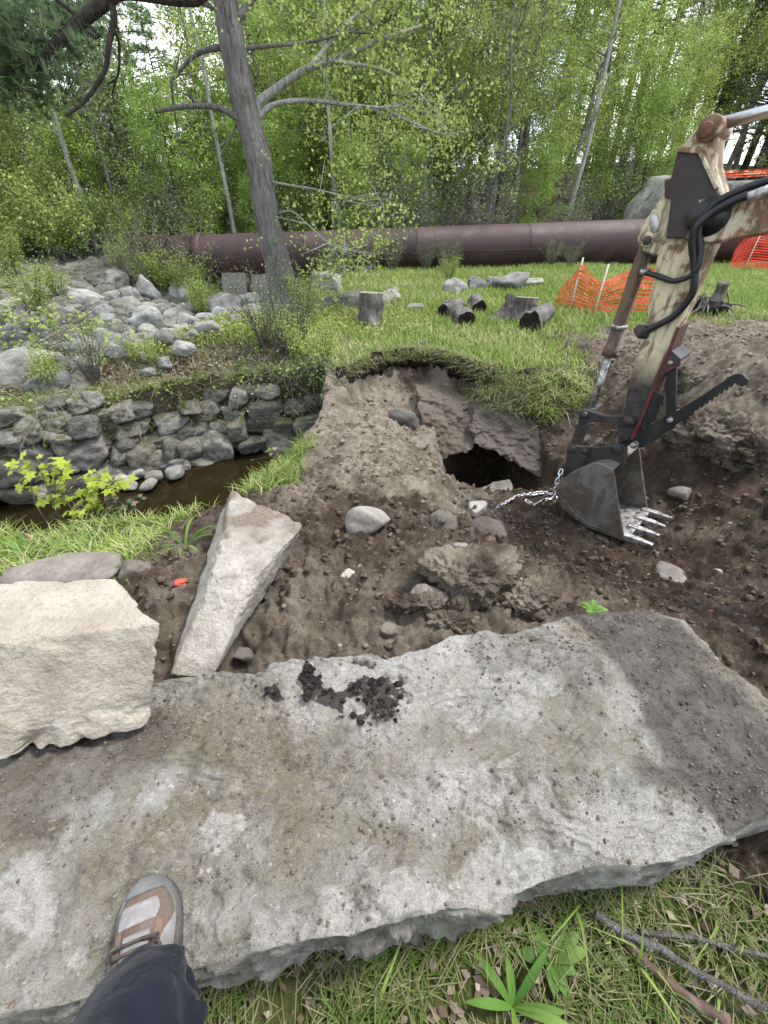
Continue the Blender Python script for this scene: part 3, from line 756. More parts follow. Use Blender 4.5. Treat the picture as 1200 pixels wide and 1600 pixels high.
_P = np.stack([_x, _y, _z], 1)[_k]; _D, _F = ico(2); _S = rr.uniform(.04, .16, len(_P))*(.6+.06*_P[:, 1]); _m = len(_D); _q = np.clip(rr.normal(size=(len(_P), _m, 1))*.12+1, .7, 1.3)
_V = _D[None]*_q*_S[:, None, None]*rr.uniform(.7, 1.2, (len(_P), 1, 3)); _V[:, :, 2] *= .7; _V += _P[:, None]+np.array([0, 0, .02])
tag(mk('rubble', _V.reshape(-1, 3), (_F[None]+np.arange(len(_P))[:, None, None]*_m).reshape(-1, 3), M_WALL), 'small broken stones filling the dry channel between the boulders', kind='stuff')
n = 0
while n < 26:                                    # stones piled under the pipe, right of the pier
    x = rr.uniform(-3.6, 3.2); y = rr.uniform(14.6, 15.6)
    boulder(x, y, rr.uniform(.4, .8), 'grey boulder piled under the long pipe', 'boulders piled under the pipe', sink=.1); n += 1

# blue-grey flat ledge before the pier
V, F = block_shape([at(300, 520, Z=-.42), at(430, 502, Z=-.35), at(345, 494, Z=-.6), at(440, 484, Z=-.5), at(300, 510, Z=-.30), at(430, 496, Z=-.25), at(345, 490, Z=-.42), at(440, 480, Z=-.36)], 40, 20, .03, 3, 55, .02)
tag(mk('rock_ledge', V, F, M_GRANITE), 'smooth blue-grey flat ledge between the pier and the grass', 'rock')

# ------------------------------------------------------------------ pipe, pier
t = NT('rusty_pipe_paint', .6, .4); c = t.co('Object')
n1 = t.noise(c, 2.2, 6, .65); n2 = t.noise(c, 14, 4, .7)
col = t.ramp(n1, [(.3, (.022, .011, .011)), (.55, (.040, .020, .018)), (.75, (.070, .034, .026))])
col = t.mix(t.ramp(n2, [(.62, 0.), (.75, .55)]), col, (.13, .06, .03))
t.color(col); t.rough(t.ramp(n1, [(.3, .52), (.7, .75)])); t.bump(n2, .2, .006); M_PIPE = t.m
pa, pb = at(330, 403, Y=14.2), at(960, 381, Y=14.2)
pd = (pb-pa)/np.linalg.norm(pb-pa); PR = .57
pipe = thing('water_pipe', 'long dark maroon steel pipe crossing behind the meadow on a concrete pier', 'pipe', pa-[0, 0, PR])
s0 = -.35-3.15*0
while s0 < 27:
    L_ = 3.15; a_ = pa+pd*s0; b_ = pa+pd*(s0+L_)
    prof_ = [(0, PR), (.03, PR+.012), (.06, PR), (L_-.001, PR)]
    V, F = tube(np.array([pa+pd*(s0+q) for q, _ in prof_]), [r_ for _, r_ in prof_], 48, False)
    mk('pipe_section', V, F, M_PIPE, pipe); s0 += L_
_e = pa-pd*.35
for q0, q1 in ((0, .28), (.28, .56), (.56, .84), (.84, 1.0)):
    _c = [_e+np.array([-2.2*math.sin(a*1.0), 2.2*(1-math.cos(a*1.0)), -.02*a]) for a in np.linspace(q0, q1, 6)]
    V, F = tube(np.array(_c), [PR+.01]+[PR]*5, 48, False); mk('pipe_section', V, F, M_PIPE, pipe)
_d = np.array([-math.cos(1.0), math.sin(1.0), 0]); _s = _e+np.array([-2.2*math.sin(1.0), 2.2*(1-math.cos(1.0)), -.02])
for k in range(4): V, F = tube(np.array([_s+_d*(3.1*k), _s+_d*(3.1*k+3.1)]), PR, 48, False); mk('pipe_section', V, F, M_PIPE, pipe)
V, F = tube(np.array([pa+pd*q for q in (-.35, -.34, -.1, -.09)]), [PR, PR+.05, PR+.05, PR], 48, False); mk('coupling', V, F, M_PIPE, pipe)
for q in (6.1, 8.0):
    V, F = tube(np.array([pa+pd*(q+e)+np.array([0, -PR-.004, -.02]) for e in (-1.2, 1.2)]), .012, 6); mk('weld_seam', V, F, M_PIPE, pipe)
t = NT('aged_concrete', .9, .2); c = t.co('Object')
t.color(t.ramp(t.noise(c, 4, 6, .65), [(.3, (.13, .12, .10)), (.5, (.25, .235, .205)), (.7, (.35, .335, .3))])); t.bump(t.noise(c, 25, 5, .7), .5, .01); M_CONC = t.m
t = NT('rusted_steel', .75, .3); c = t.co('Object')
t.color(t.ramp(t.noise(c, 12, 5, .65), [(.3, (.05, .024, .013)), (.55, (.13, .06, .03)), (.75, (.22, .12, .065))])); t.bump(t.noise(c, 60, 3), .3, .003); M_RUST = t.m
pier = thing('pipe_pier', 'weathered concrete pier with rusty saddle carrying the pipe', 'pier', (at(378, 485, Y=13.9)[0], 13.9, -1.1))
def pboxuv(uv, Y, d): return quadslab(uv, [Y]*4, d)
V, F = block_shape(pboxuv([(350, 492), (388, 492), (344, 410), (384, 426)], 13.75, .7), 24, 40, .012, 4, 61, .012); mk('concrete_block', V, F, M_CONC, pier)
V, F = block_shape(pboxuv([(394, 492), (424, 492), (392, 428), (418, 428)], 13.8, .7), 24, 40, .012, 4, 62, .012); mk('concrete_block', V, F, M_CONC, pier)
V, F = block_shape(pboxuv([(386, 492), (396, 492), (384, 428), (394, 428)], 13.9, .5), 12, 40, .004, 4, 63, .004); mk('saddle', V, F, M_RUST, pier)

# ------------------------------------------------------------------ stumps and logs
t = NT('grey_bark', .9, .2); c = t.co('Object', True)
st = t.n('ShaderNodeMapping'); st.inputs['Scale'].default_value = (1, 1, .22); t.l(c, st.inputs['Vector'])
nb = t.noise(st.outputs[0], 26, 6, .7)
t.color(t.mix(t.ramp(t.noise(c, 3, 4), [(.45, 0.), (.7, .6)]), t.ramp(nb, [(.3, (.045, .038, .032)), (.5, (.13, .115, .10)), (.72, (.26, .24, .215))]), (.27, .27, .25)))
t.bump(nb, .9, .02); M_BARK = t.m
t = NT('charred_wood', .95, .1); c = t.co('Object'); t.color(t.ramp(t.noise(c, 30, 4), [(.3, (.006, .005, .005)), (.7, (.04, .033, .028))])); t.bump(t.noise(c, 60, 4), .6, .01); M_CHAR = t.m
t = NT('grey_cut_wood', .85, .2); c = t.co('Object'); t.color(t.ramp(t.noise(c, 18, 5), [(.3, (.16, .14, .12)), (.7, (.36, .33, .29))])); t.bump(t.noise(c, 50, 4), .4, .005); M_CUT = t.m
def log_thing(name, a, b, ra, rb, label, cat, endmat, seed, flare=0):
    a, b = np.array(a, float), np.array(b, float); P = np.array([a+(b-a)*q for q in np.linspace(0, 1, 14)])
    r = np.linspace(ra, rb, 14)
    if flare: r = r*(1+flare*np.exp(-np.linspace(0, 1, 14)*5))
    V, F = tube(P, r, 28, False); ax = (b-a)/np.linalg.norm(b-a)
    C = a+((V-a)@ax)[:, None]*ax; D = V-C; D /= np.linalg.norm(D, axis=1)[:, None]
    w = 1-np.clip((V-a)@ax/np.linalg.norm(b-a), 0, 1)
    V = V+D*((fbm(V*np.array([1, 1, .5]), 9, 4, seed)*.06*ra/.2+noise(V*np.array([1, 1, .2]), 4, seed+1)*flare*ra*w))[:, None]
    th = thing(name, label, cat, (min(a, b, key=lambda q: q[2])[0], min(a, b, key=lambda q: q[2])[1], min(a[2], b[2])-.02))
    mk('bark', V, F, M_BARK, th)
    for e, cp, s_ in ((13, b, 1), (0, a, -1)):
        R = V[e*28:(e+1)*28]; I1 = cp+(R-cp)*.94+ax*s_*.006; I2 = cp+(R-cp)*.5-ax*s_*.008+(noise(R*9, 2, seed)*.02)[:, None]*ax
        VV = np.concatenate([R, I1, I2, [cp-ax*s_*.01]]); FF = []
        for j in range(28):
            k_ = (j+1) % 28; FF += [(j, k_, 28+k_, 28+j), (28+j, 28+k_, 56+k_, 56+j), (56+j, 56+k_, 84)]
        mk('cut_face', VV, FF, endmat, th)
    return th
def gpt(u, v, up=0.0): p = hit(u, v); return p+np.array([0, 0, up])
b = gpt(578, 512); log_thing('tree_stump', b-[0, 0, .08], b+[.02, .05, .46], .17, .15, 'grey ragged tree stump standing alone at the left of the meadow', 'stump', M_CUT, 71, .7)
b = gpt(812, 500); log_thing('tree_stump', b-[0, 0, .08], b+[.02, .05, .32], .21, .21, 'upright cut stump with a flat pale top in the log group', 'stump', M_CUT, 72, .25)
a = gpt(727, 512, .10); b = gpt(700, 490, .11); log_thing('cut_log', a, b, .13, .13, 'grey log lying with a charred end toward the hole', 'log', M_CHAR, 73)
a = gpt(692, 497, .10); b = gpt(716, 486, .10); log_thing('cut_log', a, b, .10, .10, 'short charred log lying leftmost in the log group', 'log', M_CHAR, 74)
a = gpt(826, 520, .13); b = gpt(850, 500, .12); log_thing('cut_log', a, b, .15, .12, 'thick log piece with black end in front of the upright cut stump', 'log', M_CHAR, 75)
a = gpt(748, 492, .1); b = gpt(742, 480, .1); log_thing('cut_log', a, b, .11, .11, 'small black log chunk with weeds at the back of the log group', 'log', M_CHAR, 76)
b = gpt(786, 500); log_thing('tree_stump', b-[0, 0, .05], b+[.12, .05, .34], .17, .10, 'broken dark stump leaning beside the upright cut stump', 'stump', M_CHAR, 77, .5)
b = gpt(648, 540, .0); log_thing('wood_chunk', b, b+[.18, .02, .04], .05, .04, 'small dark wood chunk in the grass above the cut bank', 'wood', M_CHAR, 78)

# uprooted stump at right
ub = gpt(1098, 492); rt = thing('uprooted_stump', 'uprooted dark stump with tangled roots on the soil behind the arm', 'stump', ub)
V, F = rock_shape(81, 4, 14, 10, .16); mk('root_mass', V*np.array([.42, .3, .2])+ub+[0, 0, .08], F, M_CHAR, rt)
V, F = tube(smooth_path([ub+[.08, 0, .1], ub+[.12, 0, .3], ub+[.1, -.02, .45]]), [.1, .07, .08], 14); mk('stub', V, F, M_BARK, rt)
for i in range(22):
    a = rr.uniform(0, 6.28); L_ = rr.uniform(.3, .7); d = np.array([math.cos(a), .7*math.sin(a), 0])
    V, F = tube(smooth_path([ub+d*.15+[0, 0, .15], ub+d*L_*.6+[0, rr.uniform(-.05, .05), rr.uniform(.1, .3)], ub+d*L_+[0, 0, rr.uniform(-.05, .12)]]), [.022, .014, .005], 6); mk('root', V, F, M_BARK, rt)

# ------------------------------------------------------------------ orange safety fence
t = NT('orange_plastic_net', .5, .4); t.color((.82, .065, .03)); t.b.inputs['Subsurface Weight'].default_value = 0; M_ORANGE = t.m
t = NT('faded_orange_net', .5, .4); t.color((.80, .16, .05)); M_ORANGE2 = t.m
t = NT('pale_stake_wood', .8, .2); t.color((.55, .47, .40)); M_STAKE = t.m
def net(name, pts, H, label, mat, stakes, sag, seed, dx=.055, dz=.06):
    """netting hung along ground points; pts: list of (x,y,z)"""
    pts = np.array(pts); L_ = np.concatenate([[0], np.cumsum(np.linalg.norm(np.diff(pts, axis=0), axis=1))]); tot = L_[-1]
    th = thing(name, label, 'fence', pts[0])
    def S(s, h):
        s = np.asarray(s, float); h = np.asarray(h, float)
        B = np.stack([np.interp(s, L_, pts[:, k]) for k in range(3)], 1)
        q = np.interp(s, sag[0], sag[1]); B[:, 2] += h*H*q
        Q = np.stack([s*1.0, h, s*0], 1)
        B[:, 1] += noise(Q, 2.2, seed)*.12*h+noise(Q, 6, seed+1)*.04; B[:, 2] += noise(Q, 5, seed+2)*.03*h
        return B
    A = Acc(); ns = int(tot/dx)
    for i in range(ns+1):
        h = np.linspace(0, 1, 12); P = S(np.full(12, i*dx), h); Q = S(np.full(12, i*dx+.012), h)
        A.add(np.concatenate([P, Q]), [(j, 12+j, 13+j, j+1) for j in range(11)])
    m = int(H/dz)
    for j in range(m+1):
        s = np.linspace(0, tot, ns+1); h0 = j/m; P = S(s, np.full(ns+1, h0)); Q = S(s, np.full(ns+1, min(1.0, h0+.026/H)))
        A.add(np.concatenate([P, Q])+[0, .002, 0], [(k, k+1, ns+2+k, ns+1+k) for k in range(ns)])
    A.obj('netting', mat, th, False)
    for s, hh in stakes:
        b = S([s], [0])[0]+[0, -.03, -.1]; V, F = tube(np.array([b, b+[rr.uniform(-.03, .03), -.02, hh+.1]]), [.018, .015], 5); mk('stake', V, F, M_STAKE, th)
    return th
f0, f1, f2 = hit(868, 480), hit(930, 492), hit(1015, 492)
net('safety_fence', [f0, f1, f2], .72, 'sagging orange plastic safety netting on pale stakes behind the logs', M_ORANGE, [(.3, .78), (.78, .72)], ([0, .3, .75, 1.3, 2.2], [.35, 1.0, .66, .95, .8]), 91)
f0, f1 = hit(1136, 424), hit(1330, 428)
net('safety_fence', [f0, f1], 1.15, 'bright orange safety netting standing in the grass at the right edge', M_ORANGE, [(.35, 1.2), (1.9, 1.2)], ([0, .35, 1.2, 1.9, 4], [.55, 1.0, .85, 1.15, .9]), 92)
a = at(1118, 272, Y=16.6); b = at(1290, 262, Y=16.6)
net('safety_fence', [a-[0, 0, .12], b-[0, 0, .12]], .2, 'thin strip of orange netting along the top of the slope behind the pipe', M_ORANGE2, [(.2, .2)], ([0, 9], [1, 1]), 93)

# ------------------------------------------------------------------ excavator arm (the machine stands to the right, out of the picture)
AD = np.array([.7071, -.7071, 0]); AW = np.array([.7071, .7071, 0])
def PL(u, v, off=0.0):
    r = ray(u, v); t_ = (2.80+off)/r.dot(AW); return np.array([0, 0, CAM_Z])+t_*r
def PLs(L_, off=0.0): return [PL(u, v, off) for u, v in L_]
def paint(name, base, rustc, grime, amount, rough=.5, low=None):
    t = NT(name, rough, .4); c = t.co('Object')
    n1 = t.noise(c, 4.5, 6, .65, .5); n2 = t.noise(c, 22, 5, .7); mp = t.n('ShaderNodeMapping'); mp.inputs['Scale'].default_value = (5, 5, .9); t.l(c, mp.inputs['Vector'])
    n3 = t.noise(mp.outputs[0], 4, 5, .65)
    col = t.mix(t.ramp(n2, [(.4, 0.), (.75, .35)]), base, tuple(x*.6 for x in base))
    col = t.mix(t.ramp(n1, [(.56-.2*amount, 0.), (.62-.2*amount, .9)]), col, t.ramp(n2, [(.3, tuple(x*.55 for x in rustc)), (.7, rustc)]))
    col = t.mix(t.ramp(n3, [(.52, 0.), (.62, .75)]), col, grime)
    if low is not None:                              # oil and mud worn onto the lower end of the stick
        sx_ = t.n('ShaderNodeSeparateXYZ'); t.l(c, sx_.inputs[0])
        zz = t.math('ADD', sx_.outputs['Z'], t.math('MULTIPLY', n1, .5))
        col = t.mix(t.ramp(t.math('MULTIPLY', zz, 1.0), [(low-.02, 1.), (low+.16, 0.)]), col, t.ramp(n2, [(.3, (.012, .011, .011)), (.7, (.06, .05, .045))]))
    t.color(col); t.rough(t.ramp(n1, [(.3, rough-.08), (.7, rough+.25)])); t.bump(n2, .25, .004); t.bump(n1, .2, .006)
    return t.m
M_CREAM = paint('worn_cream_paint', (.50, .43, .27), (.19, .085, .03), (.05, .036, .026), .25, .5, .80)
M_CREAM2 = paint('rust_streaked_paint', (.44, .38, .26), (.18, .075, .028), (.06, .04, .026), .5, .5)
M_RUSTP = paint('rust_eaten_paint', (.26, .21, .14), (.085, .045, .025), (.045, .03, .022), 1.15, .6)
M_BROWNP = paint('dark_brown_plate', (.030, .020, .018), (.055, .028, .02), (.02, .015, .013), .3, .5)
M_DARK = paint('dark_steel', (.030, .028, .027), (.055, .04, .03), (.012, .011, .010), .4, .5)
M_BLACKP = paint('black_paint', (.010, .010, .011), (.02, .018, .016), (.03, .026, .022), .2, .38)
M_BUCK = paint('worn_bucket_steel', (.155, .143, .126), (.115, .094, .071), (.085, .07, .055), .5, .55)
M_BUCK.node_tree.nodes['Principled BSDF'].inputs['Metallic'].default_value = .1
M_MAROON = paint('maroon_strip', (.10, .02, .016), (.08, .03, .02), (.03, .02, .015), .3, .5)
t = NT('polished_steel', .28, .5); t.color((.55, .55, .55)); t.b.inputs['Metallic'].default_value = .9; t.bump(t.noise(t.co(), 40, 3), .1, .002); M_STEEL = t.m
t = NT('ground_steel', .42, .5); c = t.co(); t.color(t.ramp(t.noise(c, 24, 6, .7), [(.36, (.07, .06, .05)), (.5, (.30, .285, .27)), (.68, (.55, .54, .53))])); t.b.inputs['Metallic'].default_value = .6; t.bump(t.noise(c, 60, 4), .3, .003); M_GSTEEL = t.m
t = NT('black_rubber', .45, .4); t.color((.012, .012, .013)); M_RUBBER = t.m

ex = thing('excavator', 'small excavator with worn cream arm, grey toothed bucket and black thumb', 'excavator', (4.3, -.3, 0))
def plate(name, uv, off, w, mat, parent=None, bev=.006, dw=0.0):
    V, F = extrude(PLs(uv, off+dw), AW*w, 0, bev); return mk(name, V, F, mat, parent or ex, False)
stick_uv = [(966,694),(966,663),(974,645),(982,599),(1007,512),(1013,472),(1021,437),(1026,400),(1010,396),(998,388),(995,372),(1006,346),(1038,302),(1052,262),(1066,228),(1088,200),
            (1098,185),(1112,180),(1122,191),(1120,212),(1117,260),(1128,296),(1130,340),(1122,367),(1100,416),(1076,472),(1058,512),(1045,553),(1026,593),(1007,645),(990,684)]
stick = plate('stick', stick_uv, .165, .17, M_CREAM, bev=.010)
plate('cover_plate', [(1058,236),(1088,232),(1093,240),(1116,292),(1128,306),(1120,345),(1090,373),(1040,372),(1048,312),(1038,308),(1038,281),(1048,278)], .135, .026, M_BROWNP)
plate('plate_flange', [(1057,238),(1058,231),(1090,228),(1098,240),(1122,292),(1116,296),(1090,240)], .120, .04, M_CREAM2, bev=.003)
# edge strips
plate('wear_strip', [(988,688),(1008,647),(1028,594),(1047,552),(1062,512),(1058,511),(1041,551),(1022,592),(1002,645),(984,684)], .150, .2, M_MAROON, bev=.003)
def pin(u, v, off, w, r, mat, name='pin', seg=20):
    c0 = PL(u, v, off); V, F = tube(np.array([c0-AW*.0, c0+AW*.006, c0+AW*(w-.006), c0+AW*w]), [r*.86, r, r, r*.86], seg); return mk(name, V, F, mat, ex)
pin(1108, 200, .145, .22, .052, M_CREAM2, 'rod_boss'); pin(1102, 202, .125, .26, .030, M_RUST)
pin(1010, 375, .145, .21, .036, M_CREAM2, 'cylinder_boss'); pin(1010, 376, .130, .24, .022, M_DARK)
V, F = extrude([PL(1022+7*math.cos(a)+4*math.sin(a)*.4, 348-16*math.sin(a)+3*math.cos(a), .158) for a in np.linspace(0, 6.283, 14, endpoint=False)], AW*.008, 0, .002); mk('slot_stand_in', V, F, M_GSTEEL, ex)  # pale plate added in place of a see-through slot
# boom, running back to the machine
K0 = PL(1092, 338, .13); K1 = PL(1200, 316, .13); bdir = (K1-K0)/np.linalg.norm(K1-K0)
bup = np.array([0, 0, 1.0]); bs = lambda s, h: K0+AD*s+bup*h
slope = (K1-K0)[2]/((K1-K0)@AD)
h0 = np.linalg.norm(PL(1150, 357, .13)-PL(1150, 297, .13))
bo = [bs(-.03, -.10), bs(.10, -.115), bs(.5, -.13+.5*slope), bs(1.3, -.18+.2), bs(2.0, -.35), bs(2.75, -.95), bs(2.95, -.85), bs(2.25, -.02), bs(1.5, .36), bs(.6, .13+.6*slope), bs(.15, .11), bs(-.03, .07)]
V, F = extrude(bo, AW*.24, 0, .012); mk('boom', V, F, M_CREAM2, ex, False)
V, F = tube(np.array([K0-AW*.012, K0+AW*.27]), .06, 20); mk('boom_pin', V, F, M_DARK, ex)
V, F = tube(np.array([K0+AD*.05-AW*.004, K0+AD*.05+AW*.25]), .085, 26); mk('boom_nose', V, F, M_BLACKP, ex)
# arm cylinder above the boom
c0, c1 = PL(1112, 197, .25), PL(1200, 174, .25); dd = (c1-c0)/np.linalg.norm(c1-c0)
V, F = tube(np.array([c0, c0+dd*.95]), .026, 18); mk('cylinder_rod', V, F, M_STEEL, ex)
V, F = tube(np.array([c0+dd*.9, c0+dd*.93, c0+dd*1.75]), [.045, .055, .055], 18); mk('cylinder_barrel', V, F, M_CREAM2, ex)
# bucket cylinder along the stick
c0, c1 = PL(1010, 385, .25), PL(951, 556, .25); dd = (c1-c0)/np.linalg.norm(c1-c0)
V, F = tube(np.array([c0, c0+dd*.05, c0+dd*.06, c1-dd*.05, c1-dd*.049, c1]), [.036, .036, .040, .040, .046, .044], 20); cb = mk('cylinder_barrel', V, F, M_RUSTP, ex)
q = c0+(c1-c0)*.70; V, F = tube(np.array([q-dd*.012, q-dd*.01, q+dd*.01, q+dd*.012]), [.041, .050, .050, .041], 20); mk('clamp_band', V, F, M_GSTEEL, cb)
q = c0+(c1-c0)*.2; V, F = tube(np.array([q, q+AD*.07]), .016, 10); mk('port', V, F, M_GSTEEL, cb)
c2 = PL(923, 642, .25); V, F = tube(np.array([c1, c2]), .022, 14); mk('cylinder_rod', V, F, M_GSTEEL, ex)
V, F = tube(np.array([c2-AW*.05, c2+AW*.05]), .036, 16); mk('rod_eye', V, F, M_DARK, ex)
# linkage
for off in (.135, .325):
    plate('link_arm', [(904,646),(910,640),(918,641),(945,650),(975,650),(985,652),(989,661),(984,669),(976,668),(960,661),(935,659),(918,660),(908,660),(903,654)], off, .035, M_DARK, bev=.005)
    plate('link_arm', [(905,655),(917,658),(918,668),(908,690),(906,702),(894,704),(890,694),(897,676)], off+.02*(1 if off < .2 else -1)+.02, .035, M_DARK, bev=.005)
for (u, v, r_) in ((981, 660, .034), (911, 650, .026), (893, 703, .030), (962, 703, .036), (913, 706, .022)): pin(u, v, .11, .28, r_, M_DARK)
pin(989, 697, .12, .26, .022, M_GSTEEL)
# bucket
for off in (.12, .36):
    plate('bucket_ear', [(886,700),(890,695),(910,698),(935,699),(960,696),(972,694),(979,703),(976,726),(964,734),(948,730),(930,724),(915,735),(898,742),(879,750),(884,722)], off, .03, M_DARK, bev=.004)
bk_uv = [(927,723),(940,725),(958,734),(966,789),(974,837),(977,846),(948,836),(921,826),(898,811),(880,796),(871,780),(869,764),(876,751),(890,741),(908,735),(917,729)]
BW = .50
bk = plate('side_plate', bk_uv, 0, .02, M_BUCK, bev=.004)
plate('side_plate', bk_uv, BW-.02, .02, M_BUCK, bev=.004, dw=0) if False else None
V, F = extrude([p+AW*(BW-.02) for p in PLs(bk_uv, 0)], AW*.02, 0, .004); mk('side_plate', V, F, M_BUCK, ex, False)
shell = PLs([(958,734),(940,727),(917,731),(890,742),(877,752),(870,764),(872,780),(881,795),(898,810),(921,825),(948,835),(977,845)], 0)
shell = smooth_path(shell, 4); cen = PL(935, 780, 0)
inn = [p+(cen-p)/np.linalg.norm(cen-p)*.018 for p in shell]
V = np.concatenate([[p+AW*.004 for p in shell], [p+AW*(BW-.004) for p in shell], [p+AW*.004 for p in inn], [p+AW*(BW-.004) for p in inn]]); m_ = len(shell)
F = []
for i in range(m_-1): F += [(i, i+1, m_+i+1, m_+i), (2*m_+i, 3*m_+i, 3*m_+i+1, 2*m_+i+1)]
F += [(0, m_, 3*m_, 2*m_), (m_-1, 3*m_-1, 4*m_-1, 2*m_-1)]
mk('bucket_shell', V, F, M_BUCK, ex)
plate('wear_ridge', [(900,805),(921,819),(948,830),(949,832),(921,822),(899,808)], -.006, .012, M_BUCK, bev=.002)
plate('wear_ridge', [(873,774),(884,785),(900,805),(899,808),(882,788),(872,777)], -.006, .012, M_BUCK, bev=.002)
plate('cast_mark', [(893,765),(908,770),(919,776),(917,779),(905,775),(893,769)], -.005, .012, M_BUCK, bev=.002)
# cutting lip and teeth
la, lb = PL(962, 826, 0), PL(980, 848, 0); tdir = PL(1014, 857, 0)-PL(976, 845, 0); tdir /= np.linalg.norm(tdir)
lipn = np.cross(tdir, AW); lipn /= np.linalg.norm(lipn)
if lipn[2] < 0: lipn = -lipn
L0 = PL(977, 845, 0)
def lipbox(s0, s1, h0_, h1_, o0, o1): return [L0+tdir*s0+AW*o0+lipn*h0_, L0+tdir*s1+AW*o0+lipn*h0_, L0+tdir*s0+AW*o1+lipn*h0_, L0+tdir*s1+AW*o1+lipn*h0_,
                                            L0+tdir*s0+AW*o0+lipn*h1_, L0+tdir*s1+AW*o0+lipn*h1_, L0+tdir*s0+AW*o1+lipn*h1_, L0+tdir*s1+AW*o1+lipn*h1_]
V, F = block_shape(lipbox(-.14, .012, .0, .024, .016, BW-.016), 16, 40, .002, 20, 31, .002); mk('cutting_lip', V, F, M_GSTEEL, ex)
for o_t in (.035, .178, .322, .465):
    c8 = lipbox(-.05, .15, -.012, .040, o_t-.030, o_t+.030)
    tipc = L0+tdir*.165+AW*o_t+lipn*.012
    for i in (1, 3, 5, 7): c8[i] = tipc+(np.array(c8[i])-tipc)*np.array([.42, .42, .42])-lipn*.004
    V, F = block_shape(c8, 14, 18, .004, 18, int(o_t*100), .004); mk('tooth', V, F, M_GSTEEL, ex)
# thumb
zig = []
for i in range(9): zig += [(1082+i*7.6, 648-i*5.2), (1086+i*7.6, 640-i*5.2)]
th_uv = [(984,692),(1000,701),(1020,690),(1045,672),(1070,655)]+zig+[(1158,604),(1169,601),(1170,594),(1160,585),(1152,584),(1143,587),(1100,616),(1060,641),(1042,648),(1022,660),(1004,672)]
for off in (.16, .30): plate('thumb_blade', th_uv, off, .022, M_BLACKP, bev=.004)
V, F = block_shape([PL(1150, 594, .18), PL(1168, 597, .18), PL(1150, 594, .30), PL(1168, 597, .30), PL(1150, 588, .18), PL(1166, 590, .18), PL(1150, 588, .30), PL(1166, 590, .30)], 6, 30, 0, 1, 1, 0); mk('thumb_tip', V, F, M_GSTEEL, ex)
plate('thumb_web', [(1040,662),(1090,630),(1140,596),(1142,600),(1092,636),(1042,668)], .182, .12, M_BLACKP, bev=.003)
for off in (.17, .29): plate('thumb_strut', [(1041,566),(1054,562),(1057,575),(1055,640),(1053,660),(1040,664),(1040,640)], off, .03, M_BLACKP, bev=.004)
plate('strut_bracket', [(1036,566),(1046,548),(1062,562),(1064,570),(1058,574),(1046,580),(1030,590)], .15, .2, M_MAROON, bev=.004)
plate('strut_bracket_tip', [(1046,551),(1050,548),(1064,561),(1060,572),(1054,571)], .145, .21, M_DARK, bev=.003)
for off in (.16, .31): plate('ratchet_plate', [(1017,618),(1024,612),(1037,620),(1034,632),(1030,634),(1030,644),(1025,646),(1025,656),(1018,660),(1010,668),(1002,668)], off, .02, M_BLACKP, bev=.003)
pin(1046, 657, .14, .2, .018, M_GSTEEL); pin(1047, 568, .14, .2, .016, M_GSTEEL)
# hoses
def hose(uv, off, r, name='hose', mat=None):
    V, F = tube(smooth_path([PL(u, v, o_) for (u, v), o_ in zip(uv, np.broadcast_to(off, len(uv)))], 7), r, 10); return mk(name, V, F, mat or M_RUBBER, ex)
hose([(1330,268),(1260,282),(1200,296),(1150,312),(1112,333),(1090,352),(1082,376),(1085,410),(1086,440),(1078,465),(1055,492),(1030,507),(1010,517)], [.09]*5+[.08, .09, .115, .12, .13, .14, .145, .155], .019)
hose([(1330,255),(1260,268),(1200,282),(1160,296),(1120,316),(1100,340),(1092,362),(1095,388),(1093,410),(1086,425)], .11, .017)
hose([(1084,428),(1068,436),(1050,439),(1030,432),(1012,427),(1002,425)], [.115, .12, .13, .14, .18, .2], .014)
hose([(1001,424),(1012,426)], .19, .017, 'hose_fitting', M_GSTEEL); hose([(1168,309),(1200,297)], .075, .022, 'hose_sleeve', M_GSTEEL)
q = PL(1004, 520, .15); V, F = rock_shape(45, 3, 8, 20, .03); mk('valve_block', V*np.array([.045, .03, .04])+q, F, M_DARK, ex)
# the machine itself, right of the picture
def mbox(name, s0, s1, o0, o1, z0, z1, mat, bev=.05, taper=0):
    base = np.array([3.6, .35, 0]); P = [base+AD*s0+bup*z0, base+AD*s1+bup*z0, base+AD*s1+bup*z1, base+AD*(s0+taper)+bup*z1]
    V, F = extrude([p+AW*o0 for p in P], AW*(o1-o0), 0, bev); return mk(name, V, F, mat, ex, False)
for o0 in (-.95, .55):
    base = np.array([3.6, .35, 0]); P = []
    for a in np.linspace(-math.pi/2, math.pi/2, 9): P.append(base+AD*(2.05+.24*math.cos(a))+bup*(.27+.27*math.sin(a)))
    for a in np.linspace(math.pi/2, 3*math.pi/2, 9): P.append(base+AD*(-.05+.24*math.cos(a))+bup*(.27+.27*math.sin(a)))
    V, F = extrude([p+AW*o0 for p in P], AW*.4, 0, .03); mk('track', V, F, M_RUBBER, ex, False)
mbox('undercarriage', .5, 1.5, -.6, .6, .3, .6, M_DARK); mbox('house', .1, 2.1, -.85, .85, .6, 1.25, M_CREAM2, .08); mbox('cab', .15, 1.2, -.85, .05, 1.25, 2.4, M_BLACKP, .06, .15)

